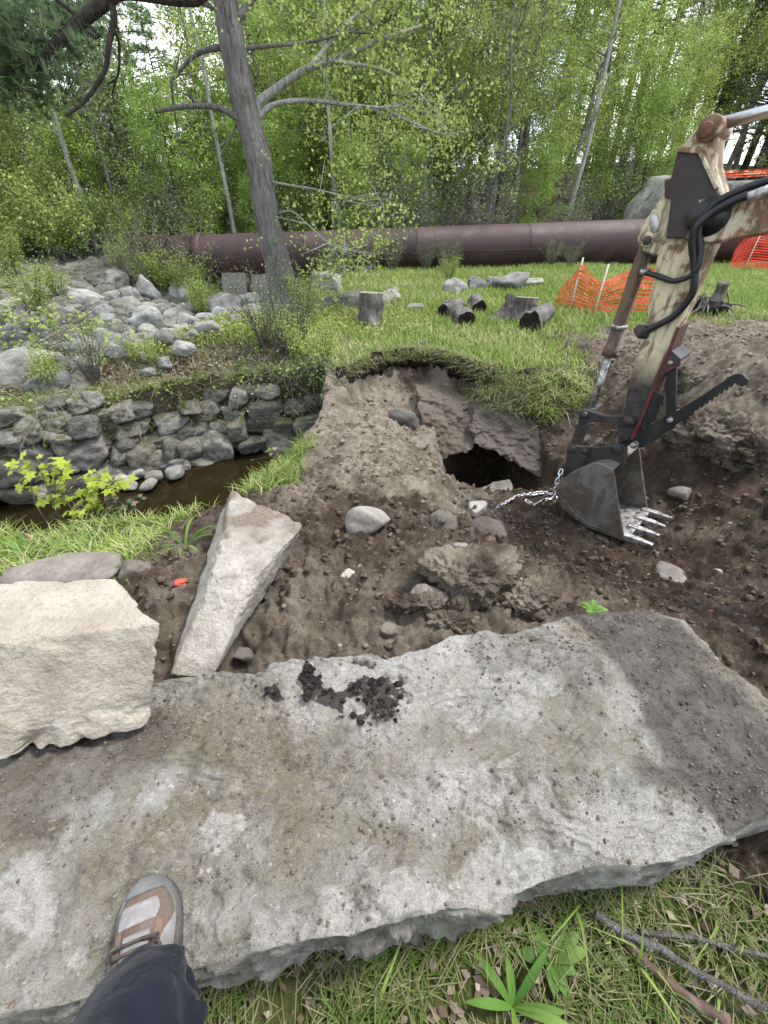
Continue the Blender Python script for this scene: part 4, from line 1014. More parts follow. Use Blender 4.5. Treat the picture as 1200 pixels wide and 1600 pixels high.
# ------------------------------------------------------------------ chain from the bucket to the pit rim
t = NT('galvanised_chain', .3, .5); t.color((.62, .63, .65)); t.b.inputs['Metallic'].default_value = .85; M_CHAIN = t.m
def link_mesh():
    P = []; Lk, Wk = .024, .013
    for a in np.linspace(0, 2*np.pi, 20, endpoint=False): P.append((math.cos(a)*Wk+0, math.copysign(Lk*.5, math.sin(a))*min(1, abs(math.sin(a))*4)+math.sin(a)*Wk, 0))
    P = np.array(P); r = .0050; V = []; F = []; n_ = len(P)
    for i in range(n_):
        T = P[(i+1) % n_]-P[i-1]; T /= np.linalg.norm(T); n0 = np.cross(T, [0, 0, 1])
        for j in range(6): a = j*math.pi/3; V.append(P[i]+r*(math.cos(a)*n0+math.sin(a)*np.array([0, 0, 1])))
    for i in range(n_):
        for j in range(6): F.append((i*6+j, i*6+(j+1) % 6, ((i+1) % n_)*6+(j+1) % 6, ((i+1) % n_)*6+j))
    return mesh_data('chain_link', np.array(V), F, M_CHAIN)
LM = link_mesh()
ch_g = [hit(u, v) for u, v in ((766, 804), (785, 794), (806, 786), (830, 779), (850, 776), (866, 781))]
ch_g2 = [hit(u, v) for u, v in ((868, 782), (850, 787), (834, 788), (822, 787))]
chain = thing('steel_chain', 'bright steel chain lying on the soil and hanging from the back of the bucket', 'chain', hit(766, 804))
def lay(P):
    P = smooth_path(P, 8); L_ = np.concatenate([[0], np.cumsum(np.linalg.norm(np.diff(P, axis=0), axis=1))]); s = 0; k = 0
    while s < L_[-1]:
        p = np.array([np.interp(s, L_, P[:, q]) for q in range(3)]); p2 = np.array([np.interp(min(s+.01, L_[-1]), L_, P[:, q]) for q in range(3)])
        d = Vector(p2-p); o = link('chain_link', LM, chain); o.rotation_mode = 'QUATERNION'
        if d.length > 1e-6:
            qd = d.to_track_quat('Y', 'Z'); o.rotation_quaternion = qd @ Matrix.Rotation((math.pi/2 if k % 2 else 0)+rs.uniform(-.4, .4), 4, 'Y').to_quaternion()
        o.location = Vector(p)-chain.location; s += .036; k += 1
lift = lambda L_: [np.array([p[0], p[1], gz_at(p[0], p[1])+.018]) for p in L_]
lay(lift(ch_g)); lay(lift(ch_g2)); lay([PL(876, 738, .1), PL(871, 752, .06), PL(867, 768, .04), PL(866, 782, .03)])

# ------------------------------------------------------------------ the person's leg and boot
t = NT('navy_work_trousers', .85, .15); c = t.co('Object')
t.color(t.ramp(t.noise(c, 9, 5, .6), [(.3, (.005, .0065, .012)), (.7, (.011, .0135, .021))])); t.bump(t.noise(c, 420, 2), .25, .001); t.bump(t.noise(c, 9, 4), .4, .012)
t.b.inputs['Sheen Weight'].default_value = .05; M_NAVY = t.m
def leather(name, a, b): 
    t = NT(name, .75, .25); c = t.co('Object'); col = t.ramp(t.noise(c, 26, 5, .65), [(.3, a), (.7, b)]); t.color(t.mix(t.ramp(t.noise(c, 19, 6, .7), [(.42, 0.), (.68, .75)]), col, (.15, .13, .105))); t.bump(t.noise(c, 160, 4, .7), .5, .002); t.bump(t.noise(c, 34, 4), .4, .002); return t.m
M_LEA = leather('brown_leather', (.075, .047, .036), (.15, .098, .075)); M_TAN = leather('tan_leather', (.13, .075, .045), (.22, .135, .085))
M_TOE = leather('grey_rubber_toe', (.075, .082, .083), (.16, .172, .172)); M_PATCH = leather('pale_grey_mesh', (.22, .205, .205), (.32, .30, .295)); M_SOLE = leather('dark_sole', (.03, .03, .028), (.08, .075, .07)); M_LACE = leather('dark_lace', (.02, .018, .016), (.05, .04, .035))
person = thing('person', 'person in navy trousers with one brown boot on the slab', 'person', (-.2, -.3, 0))
def boot(heel, toe, zb, ankle_lean):
    heel = np.array(heel, float); toe = np.array(toe, float); fy = (toe-heel); Lb = np.linalg.norm(fy); fy /= Lb; fx = np.array([fy[1], -fy[0]])
    def W(x, y, z): return np.stack([heel[0]+fx[0]*x+fy[0]*y, heel[1]+fx[1]*x+fy[1]*y, zb+z], -1)
    ys = np.array([0, .015, .05, .10, .15, .19, .225, .255, .28, .295, .303])*Lb/.303
    hw = np.array([.022, .032, .037, .038, .042, .048, .050, .047, .037, .022, .004])
    hz = np.array([.10, .13, .145, .145, .125, .095, .078, .066, .056, .046, .034])
    sk = np.array([0, 0, 0, 0, -.002, -.005, -.007, -.008, -.010, -.011, -.011])
    yi = np.linspace(0, ys[-1], 44); Hw, Hz, Sk = (np.interp(yi, ys, q) for q in (hw, hz, sk))
    for _ in range(2):
        Hw[1:-1] = (Hw[:-2]+2*Hw[1:-1]+Hw[2:])/4; Hz[1:-1] = (Hz[:-2]+2*Hz[1:-1]+Hz[2:])/4
    def upper(i, th, o_=0.0):                      # th 0..pi over the top from right to left
        cc, ss = np.cos(th), np.sin(th); e = .72
        return W(Sk[i]+(Hw[i]+o_)*np.sign(cc)*np.abs(cc)**e, yi[i], .026+(Hz[i]+o_-.026)*np.abs(ss)**e)
    th = np.linspace(0, np.pi, 25); n_ = len(yi)
    root = mk('boot', np.concatenate([upper(i, th) for i in range(n_)]), np.array([(i*25+j, i*25+j+1, (i+1)*25+j+1, (i+1)*25+j) for i in range(n_-1) for j in range(24)]), M_LEA, person)
    def patch(name, i0, i1, fn, o_, mat):
        ids = list(range(i0, i1+1)); VV = []; m = 14
        for i in ids:
            a, b = fn((i-i0)/(i1-i0)); VV.append(upper(i, np.linspace(a, b, m), o_))
        edge = []
        VV = np.concatenate(VV); VB = np.concatenate([upper(i, np.linspace(*fn((i-i0)/(i1-i0)), m), -.002) for i in ids]); N_ = len(VV)
        FF = [(r_*m+j, r_*m+j+1, (r_+1)*m+j+1, (r_+1)*m+j) for r_ in range(len(ids)-1) for j in range(m-1)]
        bd = [j for j in range(m)]+[r_*m+m-1 for r_ in range(1, len(ids))]+[(len(ids)-1)*m+j for j in range(m-2, -1, -1)]+[r_*m for r_ in range(len(ids)-2, 0, -1)]
        FF += [(bd[k], N_+bd[k], N_+bd[(k+1) % len(bd)], bd[(k+1) % len(bd)]) for k in range(len(bd))]
        return mk(name, np.concatenate([VV, VB]), FF, mat, root)
    patch('toe_cap', 38, 43, lambda q: (0.02, np.pi-.02), .004, M_TOE)
    patch('toe_cap', 31, 39, lambda q: (0.0, .2+.75*q*q), .0035, M_TOE); patch('toe_cap', 31, 39, lambda q: (np.pi-.2-.75*q*q, np.pi), .0035, M_TOE)
    patch('pale_panel', 31, 36, lambda q: (1.0+.3*abs(q-.5), 2.4-.25*abs(q-.6)), .002, M_PATCH)
    patch('pale_panel', 22, 32, lambda q: (.18, .30+.55*math.sin(math.pi*min(1, q+.1))), .003, M_PATCH)
    patch('pale_panel', 10, 22, lambda q: (np.pi-.30-.45*math.sin(math.pi*q), np.pi-.15), .003, M_PATCH)
    patch('tan_overlay', 14, 31, lambda q: (.85, 1.12), .0025, M_TAN); patch('tan_overlay', 14, 31, lambda q: (2.05, 2.32), .0025, M_TAN); patch('tan_overlay', 8, 20, lambda q: (.1, .75), .0018, M_TAN); patch('tan_overlay', 8, 20, lambda q: (2.45, 3.0), .0018, M_TAN)
    patch('tongue', 14, 29, lambda q: (1.25, 1.9), .003, M_PATCH)
    for k in range(6):
        i = 17+k*2
        V, F = tube(np.array([upper(i, a, .005+.003*math.sin((a-1.0)/1.15*math.pi)) for a in np.linspace(.95, 2.2, 9)])+np.array([0, 0, .001]), .0026, 6); mk('lace', V, F, M_LACE, root)
    V, F = tube(smooth_path([upper(27, 1.5, .006), upper(26, 1.1, .016), upper(23, .75, .012), upper(20, .5, .014)], 6), .0024, 6); mk('lace', V, F, M_LACE, root)
    V, F = tube(smooth_path([upper(27, 1.6, .006), upper(27, 2.0, .016), upper(25, 2.3, .010)], 6), .0024, 6); mk('lace', V, F, M_LACE, root)
    # sole
    S = []
    for (o_, z_) in ((.004, 0.0), (.006, .008), (.006, .022), (.003, .032)):
        R = [W(Sk[i]+Hw[i]+o_, yi[i], z_) for i in range(n_)]+[W(Sk[-1], yi[-1]+o_, z_)]+[W(Sk[i]-Hw[i]-o_, yi[i], z_) for i in range(n_-1, -1, -1)]+[W(0, -o_, z_)]
        S.append(np.array(R))
    m = len(S[0]); FF = [(k*m+j, k*m+(j+1) % m, (k+1)*m+(j+1) % m, (k+1)*m+j) for k in range(3) for j in range(m)]+[tuple(range(m))[::-1], tuple(3*m+j for j in range(m))]
    mk('sole', np.concatenate(S), FF, M_SOLE, root)
    return root
lz = SZ+.004
boot((-.358, -.035), (-.462, .252), lz, 0)
boot((.10, -.62), (.13, -.33), 0.0, 0)
# trousers: two legs joined at the hips, one continuous skinned surface
def skin(name, verts, edges, radii, mat, sub=2):
    me = bpy.data.meshes.new(name); me.from_pydata(verts, edges, []); o = bpy.data.objects.new(name, me); COL.objects.link(o)
    bpy.context.view_layer.objects.active = o; o.select_set(True)
    md = o.modifiers.new('skin', 'SKIN'); md.use_smooth_shade = True
    for v_, r_ in zip(me.skin_vertices[0].data, radii): v_.radius = r_ if isinstance(r_, tuple) else (r_, r_)
    me.skin_vertices[0].data[0].use_root = True
    o.modifiers.new('sub', 'SUBSURF').levels = sub
    dg = bpy.context.evaluated_depsgraph_get(); ev = o.evaluated_get(dg); m2 = bpy.data.meshes.new_from_object(ev)
    V = np.array([v.co[:] for v in m2.vertices]); F = [tuple(p.vertices) for p in m2.polygons]
    bpy.data.objects.remove(o); bpy.data.meshes.remove(me); bpy.data.meshes.remove(m2)
    return V, F
hip = (-.12, -.52, 1.02)
vv = [hip, (-.12, -.53, 1.16), (-.22, -.46, .96), (-.265, -.26, .82), (-.285, -.12, .735), (-.318, -.03, .61), (-.352, .042, .485), (-.371, .080, .415), (-.03, -.53, .95), (.03, -.50, .72), (.06, -.47, .50), (.085, -.50, .28), (.10, -.52, .09)]
ee = [(0, 1), (0, 2), (2, 3), (3, 4), (4, 5), (5, 6), (6, 7), (0, 8), (8, 9), (9, 10), (10, 11), (11, 12)]
rd = [.15, .15, .11, .098, .088, .083, .086, .086, .11, .095, .085, .085, .088]
V, F = skin('trousers', vv, ee, rd, M_NAVY, 3)
V = V+(fbm(V*np.array([1, 1, 2.2]), 11, 4, 77)*.012+ridge(V*np.array([1, 1, 2.6]), 9, 2, 78)*.014)[:, None]*np.array([1, 1, .2])
mk('trousers', V, F, M_NAVY, person)
V, F = skin('torso', [(-.12, -.53, 1.12), (-.12, -.55, 1.35), (-.12, -.55, 1.52), (-.12, -.53, 1.62), (-.12, -.50, 1.74), (-.33, -.53, 1.48), (-.40, -.50, 1.22), (-.36, -.38, 1.05), (.09, -.53, 1.48), (.16, -.50, 1.22), (.12, -.38, 1.05)],
            [(0, 1), (1, 2), (2, 3), (3, 4), (2, 5), (5, 6), (6, 7), (2, 8), (8, 9), (9, 10)], [(.16, .11), (.17, .12), (.15, .10), .055, .095, .07, .05, .04, .07, .05, .04], M_NAVY, 2)
mk('jacket', V, F, M_NAVY, person)

# ------------------------------------------------------------------ foliage
def leaf_mat(name, stops, trans=.4, hue=.15):
    t = NT(name, .6, .25); r = t.attr('rnd'); col = t.ramp(r, stops)
    v = t.n('ShaderNodeHueSaturation'); t.l(col, v.inputs['Color']); t.l(t.ramp(t.rnd(), [(0., 1-hue), (1., 1+hue)]), v.inputs['Value'])
    t.color(v.outputs[0]); tr = t.n('ShaderNodeBsdfTranslucent'); t.l(v.outputs[0], tr.inputs['Color'])
    mx = t.n('ShaderNodeMixShader'); mx.inputs[0].default_value = trans
    t.l(t.b.outputs[0], mx.inputs[1]); t.l(tr.outputs[0], mx.inputs[2]); t.l(mx.outputs[0], t.out.inputs['Surface'])
    return t.m
L_YEL = leaf_mat('spring_yellow_leaves', [(0, (.17, .25, .05)), (.5, (.30, .39, .09)), (1, (.48, .54, .18))])
L_GRN = leaf_mat('spring_green_leaves', [(0, (.13, .22, .042)), (.5, (.25, .38, .08)), (1, (.40, .51, .14))])
L_OLV = leaf_mat('olive_leaves', [(0, (.12, .165, .058)), (.5, (.225, .28, .10)), (1, (.37, .42, .18))])
L_PIN = leaf_mat('dark_pine_needles', [(0, (.06, .10, .045)), (.5, (.11, .17, .075)), (1, (.19, .26, .12))], .4)
L_SOFT = leaf_mat('soft_pine_needles', [(0, (.09, .17, .06)), (.5, (.17, .28, .10)), (1, (.27, .39, .16))], .35)
def bark_mat(name, a, b, c_):
    t = NT(name, .9, .2); c = t.co('Object', True); mp = t.n('ShaderNodeMapping'); mp.inputs['Scale'].default_value = (1, 1, .18); t.l(c, mp.inputs['Vector'])
    n_ = t.noise(mp.outputs[0], 22, 6, .7); t.color(t.mix(t.ramp(t.noise(c, 2.5, 4), [(.45, 0.), (.65, .5)]), t.ramp(n_, [(.3, a), (.5, b), (.72, c_)]), c_)); t.bump(n_, 1, .03); t.bump(t.noise(mp.outputs[0], 7, 4, .6), .8, .03); return t.m
B_GREY = bark_mat('maple_bark', (.075, .068, .062), (.165, .152, .14), (.28, .265, .245))
B_DARK = bark_mat('pine_bark', (.022, .018, .015), (.055, .045, .038), (.11, .095, .08))
B_PALE = bark_mat('birch_bark', (.16, .15, .135), (.33, .32, .30), (.48, .47, .45))
B_TWIG = bark_mat('grey_twigs', (.09, .08, .07), (.17, .155, .14), (.25, .235, .215))

def leaf_quads(C, size, r, up=.3, asp=.62):
    n_ = len(C); N = r.normal(size=(n_, 3)); N[:, 2] += up*2; N /= np.linalg.norm(N, axis=1)[:, None]
    U = np.cross(N, r.normal(size=(n_, 3))); U /= np.linalg.norm(U, axis=1)[:, None]; W = np.cross(N, U)
    s = size*r.uniform(.6, 1.25, n_)[:, None]
    V = np.stack([C-U*s*.5, C+W*s*.5*asp-U*s*.05+N*s*.08, C+U*s*.5, C-W*s*.5*asp-U*s*.05+N*s*.08], 1).reshape(-1, 3)
    F = np.arange(n_*4).reshape(-1, 4); a = np.repeat(r.rand(n_), 4)
    return V, F, a
def needle_tufts(C, D, length, per, r, wid=.014):
    n_ = len(C); C = np.repeat(C, per, 0); D = np.repeat(D, per, 0)+r.normal(size=(n_*per, 3))*.55; D /= np.linalg.norm(D, axis=1)[:, None]
    S = np.cross(D, r.normal(size=D.shape)); S /= np.linalg.norm(S, axis=1)[:, None]; L_ = length*r.uniform(.6, 1.2, n_*per)[:, None]
    V = np.stack([C-S*wid*.5, C+S*wid*.5, C+D*L_], 1).reshape(-1, 3); F = np.arange(n_*per*3).reshape(-1, 3)
    return V, F, np.repeat(np.repeat(r.rand(n_), per)*.7+r.rand(n_*per)*.3, 3)

def proto(name, bark, leafm, wood, leaves, label, cat, group, base=(0, 0, 0)):
    root = thing(name, label, cat, base, group)
    w = link('trunk', mesh_data('trunk', *wood, bark), root)
    V, F, a = leaves
    if len(V): link('crown', mesh_data('crown', V, F, leafm, False, dict(rnd=a)), root)
    return root
def deciduous(seed, H, r0, lo, spread, nl, nleaf, lsz, fuzz=.22, twigs=5, droop=.0):
    r = np.random.RandomState(seed); A = Acc(); m = 9
    tz = np.linspace(0, H, m); wob = np.cumsum(r.normal(size=(m, 2))*H*.012, 0); P = np.stack([wob[:, 0], wob[:, 1], tz], 1); P[0] = 0; P[0, 2] = -.3
    A.add(*tube(smooth_path(P, 3), [r0*1.25, r0, r0*.85, r0*.65, r0*.35, r0*.1], 9)); C = []
    for i in range(nl):
        h = lo+(H*.97-lo)*((i+r.rand())/nl); b = np.array([np.interp(h, tz, P[:, k]) for k in range(3)]); a = r.uniform(0, 6.283)
        L_ = spread*(1-.55*(h-lo)/(H-lo))*r.uniform(.6, 1.15); d = np.array([math.cos(a), math.sin(a), 0])
        Q = smooth_path([b, b+d*L_*.45+[0, 0, L_*.22], b+d*L_+[0, 0, L_*(.38-droop)]], 4); A.add(*tube(Q, [r0*.32*(1-.5*h/H), r0*.05], 5))
        C.append(Q[2:])
        for k in range(twigs):
            s = Q[r.randint(2, len(Q))]; dd = d*r.uniform(.1, .8)+r.normal(size=3)*.5; dd[2] += .15-droop; dd /= np.linalg.norm(dd); l = L_*r.uniform(.2, .5)
            T = np.array([s+dd*l*q+[0, 0, -.1*l*q*q] for q in np.linspace(0, 1, 4)]); A.add(*tube(T, [.014, .004], 4, False)); C.append(T[1:]); C.append(T[2:])
    C = np.concatenate(C); pts = C[r.randint(0, len(C), nleaf)]
    # leaves in small bunches
    cl = pts+r.normal(size=pts.shape)*fuzz*np.array([1, 1, .7])
    nb = max(1, nleaf//7); B = cl[r.randint(0, nleaf, nb)]; cl = B[r.randint(0, nb, nleaf)]+r.normal(size=(nleaf, 3))*.11
    return (np.concatenate(A.V), A.F), leaf_quads(cl, lsz, r)
def pine(seed, H, r0, lo, spread, nb, tuft, per, L_, flat=1.0, stubs=10):
    r = np.random.RandomState(seed); A = Acc()
    lean = r.normal(size=2)*.015*H; P = np.array([[lean[0]*q*q, lean[1]*q*q, H*q-.3] for q in np.linspace(0, 1, 8)]); A.add(*tube(P, [r0*1.2, r0, r0*.6, r0*.08], 9)); C = []; D = []
    for i in range(nb):
        q = (i+r.rand())/nb; h = lo+(H-lo)*q**.9; f = h/H; b = np.array([lean[0]*f*f, lean[1]*f*f, h]); a = r.uniform(0, 6.283); l = spread*(1-q)**.75*r.uniform(.7, 1.2)+.25
        d = np.array([math.cos(a), math.sin(a), 0]); Q = smooth_path([b, b+d*l*.5+[0, 0, l*.1*flat], b+d*l+[0, 0, -l*.06+.12*l]], 4); A.add(*tube(Q, [r0*.22, .008], 4, False))
        for k in range(tuft):
            s = r.uniform(.25, 1); p = np.array([np.interp(s, np.linspace(0, 1, len(Q)), Q[:, j]) for j in range(3)]); sd = np.array([-d[1], d[0], 0])*r.normal()*l*.22
            C.append(p+sd+r.normal(size=3)*.05); D.append(d*.6+sd/(l*.3)+np.array([0, 0, .35]))
    for i in range(stubs):
        h = r.uniform(1.2, lo); f = h/H; b = np.array([lean[0]*f*f, lean[1]*f*f, h]); a = r.uniform(0, 6.283); l = r.uniform(.3, 1.2); A.add(*tube(np.array([b, b+[math.cos(a)*l, math.sin(a)*l, r.uniform(-.2, .15)]]), [.022, .006], 4, False))
    return (np.concatenate(A.V), A.F), needle_tufts(np.array(C), np.array(D), L_, per, r, .03 if L_ > .2 else .02)
def brush(seed, H, n_, spread, nleaf, lsz):
    r = np.random.RandomState(seed); A = Acc(); C = []
    for i in range(n_):
        a = r.uniform(0, 6.283); d = np.array([math.cos(a), math.sin(a), 0]); h = H*r.uniform(.5, 1.1); Q = smooth_path([d*.08+[0, 0, -.15], d*spread*.3+[0, 0, h*.5], d*spread*r.uniform(.4, 1)+[0, 0, h]], 5)
        A.add(*tube(Q, [.018, .004], 4, False)); C.append(Q[4:])
        for k in range(5):
            s = Q[r.randint(4, len(Q))]; dd = r.normal(size=3); dd[2] = abs(dd[2])*.6; dd /= np.linalg.norm(dd); l = r.uniform(.15, .45)*H*.35; T = np.array([s+dd*l*q for q in (0, .5, 1)]); A.add(*tube(T, [.008, .003], 3, False)); C.append(T)
    C = np.concatenate(C); cl = C[r.randint(0, len(C), nleaf)]+r.normal(size=(nleaf, 3))*.09
    return (np.concatenate(A.V), A.F), leaf_quads(cl, lsz, r)

PRO = {}
def addp(key, name, bark, leafm, wl2, label, cat, group): PRO[key] = dict(args=(name, bark, leafm, wl2[0], wl2[1], label, cat, group), root=None)
addp('yel', 'young_maple', B_GREY, L_YEL, deciduous(1, 9, .10, 1.2, 3.0, 26, 24000, .078), 'young tree with sparse yellow-green spring leaves behind the pipe', 'tree', 'yellow-green trees behind the pipe')
addp('yel2', 'young_maple', B_GREY, L_YEL, deciduous(2, 7, .07, .6, 2.4, 24, 20000, .072, .25), 'low bushy tree with yellow-green spring leaves at the edge of the woods', 'tree', 'bushy yellow-green trees at the woods edge')
addp('grn', 'broadleaf_tree', B_GREY, L_GRN, deciduous(3, 10, .13, 1.6, 3.2, 28, 26000, .082), 'leafy tree with fresh green spring leaves in the woods', 'tree', 'fresh green trees in the woods')
addp('grn2', 'broadleaf_tree', B_DARK, L_GRN, deciduous(4, 6, .06, .4, 2.2, 24, 20000, .07), 'low dense fresh green tree filling the woods edge', 'tree', 'low green trees at the woods edge')
addp('olv', 'broadleaf_tree', B_GREY, L_OLV, deciduous(5, 11, .14, 1.5, 3.0, 32, 24000, .082), 'tall olive-green half-leafed tree in the woods', 'tree', 'olive trees in the woods')
addp('pine', 'pine_tree', B_DARK, L_PIN, pine(6, 17, .20, 5.2, 3.0, 60, 14, 9, .26), 'tall dark pine with bare lower trunk in the woods', 'tree', 'tall pines in the woods')
addp('pine2', 'pine_tree', B_DARK, L_PIN, pine(7, 15, .17, 2.4, 2.8, 70, 13, 9, .24), 'dark pine with low branches in the woods', 'tree', 'low-branched pines in the woods')
addp('soft', 'young_pine', B_DARK, L_SOFT, pine(8, 8.5, .10, .4, 2.1, 90, 16, 10, .20, 1.2, 0), 'soft green young pine with feathery branches down to the ground', 'tree', 'young pines at the woods edge')
addp('bare', 'bare_sapling', B_TWIG, L_OLV, deciduous(9, 8, .05, 1.5, 1.5, 16, 900, .11, .2), 'thin grey sapling with hardly any leaves behind the pipe', 'sapling', 'thin bare saplings behind the pipe')
addp('birch', 'birch_tree', B_PALE, L_GRN, deciduous(10, 10, .07, 3.0, 1.6, 14, 1500, .12), 'slender pale-barked birch behind the pipe', 'tree', 'slender birches behind the pipe')
addp('brush', 'leafless_brush', B_TWIG, L_OLV, brush(11, 2.4, 30, 1.2, 1100, .055), 'tangled grey brush with small leaves at the woods edge', 'bush', 'grey brush at the woods edge')
addp('ybrush', 'leafy_shrub', B_TWIG, L_YEL, brush(12, 1.5, 18, .9, 2600, .06), 'low shrub with yellow-green leaves along the pipe and rubble', 'bush', 'yellow-green shrubs along the pipe')
def plant(key, x, y, s=1.0, rz=None, tilt=0.0, zs=1.0, z=None):
    p = PRO[key]
    if p['root'] is None: p['root'] = proto(*p['args']); o = p['root']
    else: o = copy_tree(p['root'])
    o.location = (x, y, float(terrain(np.array([x]), np.array([y]), False)[0][0]) if z is None else z); o.rotation_euler = (tilt, tilt*.4, rs.uniform(0, 6.28) if rz is None else rz); o.scale = (s, s, s*zs)
    return o
def plu(key, u, Y, s=1.0, **k): return plant(key, at(u, 395, Y=Y)[0], Y, s, **k)
# row by row, from the far slope to the pipe
for i in range(34):                                                                      # far dark wood
    u = -250+i*50+rs.uniform(-22, 22); Y = rs.uniform(30, 46)
    if 130 < u < 360: continue
    if 830 < u < 1075: key = 'pine'
    elif 150 < u < 330: key = rs.choice(['pine', 'bare'])
    else: key = rs.choice(['pine2', 'olv', 'grn', 'olv'])
    plu(key, u, Y, rs.uniform(.85, 1.2))
for i in range(30):                                                                      # trunks on the crest at right
    plu('pine', rs.uniform(790, 1280), rs.uniform(27, 44), rs.uniform(.85, 1.25))
for i in range(26):
    u = -200+i*58+rs.uniform(-25, 25); Y = rs.uniform(23, 31)
    if 130 < u < 360: continue
    key = rs.choice(['olv', 'grn', 'yel', 'olv', 'pine2']) if not 840 < u < 1060 else rs.choice(['bare', 'pine'])
    plu(key, u, Y, rs.uniform(.8, 1.15))
for (u, Y, key, s) in [(40, 19, 'grn', .9), (110, 18, 'yel2', 1.0), (-40, 16, 'yel2', 1.1), (20, 15, 'yel2', .85), (75, 16.5, 'yel', .8), (235, 19, 'soft', 1.0), (275, 21, 'soft', 1.05), (350, 20, 'grn', .55), (300, 17.5, 'grn2', .7),
                       (385, 22, 'yel', .95), (430, 18.5, 'grn', .75), (470, 20, 'yel', .9), (530, 17.5, 'yel', .85), (500, 24, 'grn', 1.0), (585, 19, 'yel', .9), (620, 22, 'yel', 1.0), (655, 18.5, 'olv', .7),
                       (700, 20, 'yel', .95), (760, 18, 'yel', .85), (800, 22, 'yel', 1.1), (850, 19, 'yel', .9), (730, 25, 'olv', 1.0), (880, 24, 'grn', .8), (970, 20, 'grn2', .7), (1010, 25, 'yel', .9), (1060, 30, 'olv', 1.0), (1130, 24, 'pine2', .9), (1190, 26, 'pine2', 1.0),
                       (980, 22, 'yel2', .8), (930, 19, 'brush', 1.2), (560, 16.4, 'grn2', .5), (450, 16.5, 'grn2', .6), (640, 16.8, 'grn2', .5), (830, 17, 'grn2', .45), (1240, 20, 'olv', .9), (-120, 17, 'grn', 1.0), (-180, 14, 'yel2', 1.0), (60, 24, 'pine2', 1.0), (0, 22, 'pine2', 1.0), (140, 26, 'pine2', 1.0), (690, 30, 'pine2', 1.1), (790, 31, 'pine2', 1.1)]:
    plu(key, u, Y, s)
for i in range(34):
    u = rs.uniform(60, 560); plu(rs.choice(['grn2', 'grn2', 'yel2', 'soft', 'ybrush']), u, rs.uniform(16, 22), rs.uniform(.4, .75))
for (u, Y, lb) in [(372, 16.2, 'pale thin birch just left of the big leaning tree'), (530, 16.4, 'pale thin birch behind the pipe right of the big leaning tree'), (402, 20, 'pale birch far behind the big leaning tree')]: tag(plu('birch', u, Y, .9, tilt=rs.uniform(-.04, .04)), lb)
for i in range(10): plu(rs.choice(['ybrush', 'brush', 'ybrush']), rs.uniform(150, 325), rs.uniform(15.0, 16.2), rs.uniform(.8, 1.2))
for i in range(7): tag(plu(rs.choice(['brush', 'ybrush']), 200+i*17, rs.uniform(13.2, 13.7), rs.uniform(.65, .9)), 'leafy bush hiding the left end of the long pipe', 'bush', 'bushes before the left end of the pipe')
for i in range(18):
    u = rs.choice([rs.uniform(-200, 120), rs.uniform(860, 1250), rs.uniform(400, 850)]); plu(rs.choice(['olv', 'grn']) if u < 860 else 'pine2', u, rs.uniform(26, 44), rs.uniform(1.0, 1.4))
tag(plu('birch', 880, 17.2, 1.0, tilt=.0, rz=.3), 'tall pale birch behind the pipe left of the excavator arm'); tag(plu('birch', 150, 15.5, .9, tilt=-.05), 'leaning pale birch at the left of the woods edge'); tag(plu('birch', 125, 18, 1.0), 'pale birch deep in the woods at far left')
for i in range(16): plu('bare', rs.choice([rs.uniform(150, 260), rs.uniform(600, 900), rs.uniform(400, 700)]), rs.uniform(15.6, 20), rs.uniform(.7, 1.1))
for i in range(20): plu('brush', rs.choice([rs.uniform(130, 320), rs.uniform(560, 900), rs.uniform(440, 800)]), rs.uniform(15.2, 17.5), rs.uniform(.7, 1.2))
for i in range(12): plu('ybrush', rs.uniform(-60, 150), rs.uniform(14.5, 16.5), rs.uniform(.8, 1.5))
for i in range(9): plu('brush', rs.uniform(470, 900), rs.uniform(12.6, 13.4), rs.uniform(.28, .45))
for (u, v, s) in [(445, 560, .42), (480, 575, .4), (505, 580, .35), (415, 545, .35), (150, 600, .3), (90, 610, .3), (230, 575, .25), (470, 545, .4)]:
    p = hit(u, v); tag(plant('ybrush' if rs.random() < .6 else 'brush', p[0], p[1], s, z=p[2]), 'small leafy shrub on the grassy strip above the creek wall', 'bush', 'shrubs on the strip above the creek wall')
for i in range(14): plu('grn2', rs.uniform(-150, 1200), rs.uniform(18, 27), rs.uniform(.5, .9))
for (u, v, s) in [(95, 470, .5), (265, 455, .45), (245, 440, .4), (318, 500, .45), (60, 500, .6), (335, 490, .35), (440, 470, .4), (465, 480, .35), (480, 495, .4), (550, 420, .35), (700, 440, .35), (190, 430, .6), (20, 440, .8)]:
    p = hit(u, v); tag(plant('ybrush', p[0], p[1], s, z=p[2]), 'small yellow-green shrub growing between the boulders or at the big tree foot', 'bush', 'small shrubs between the boulders')

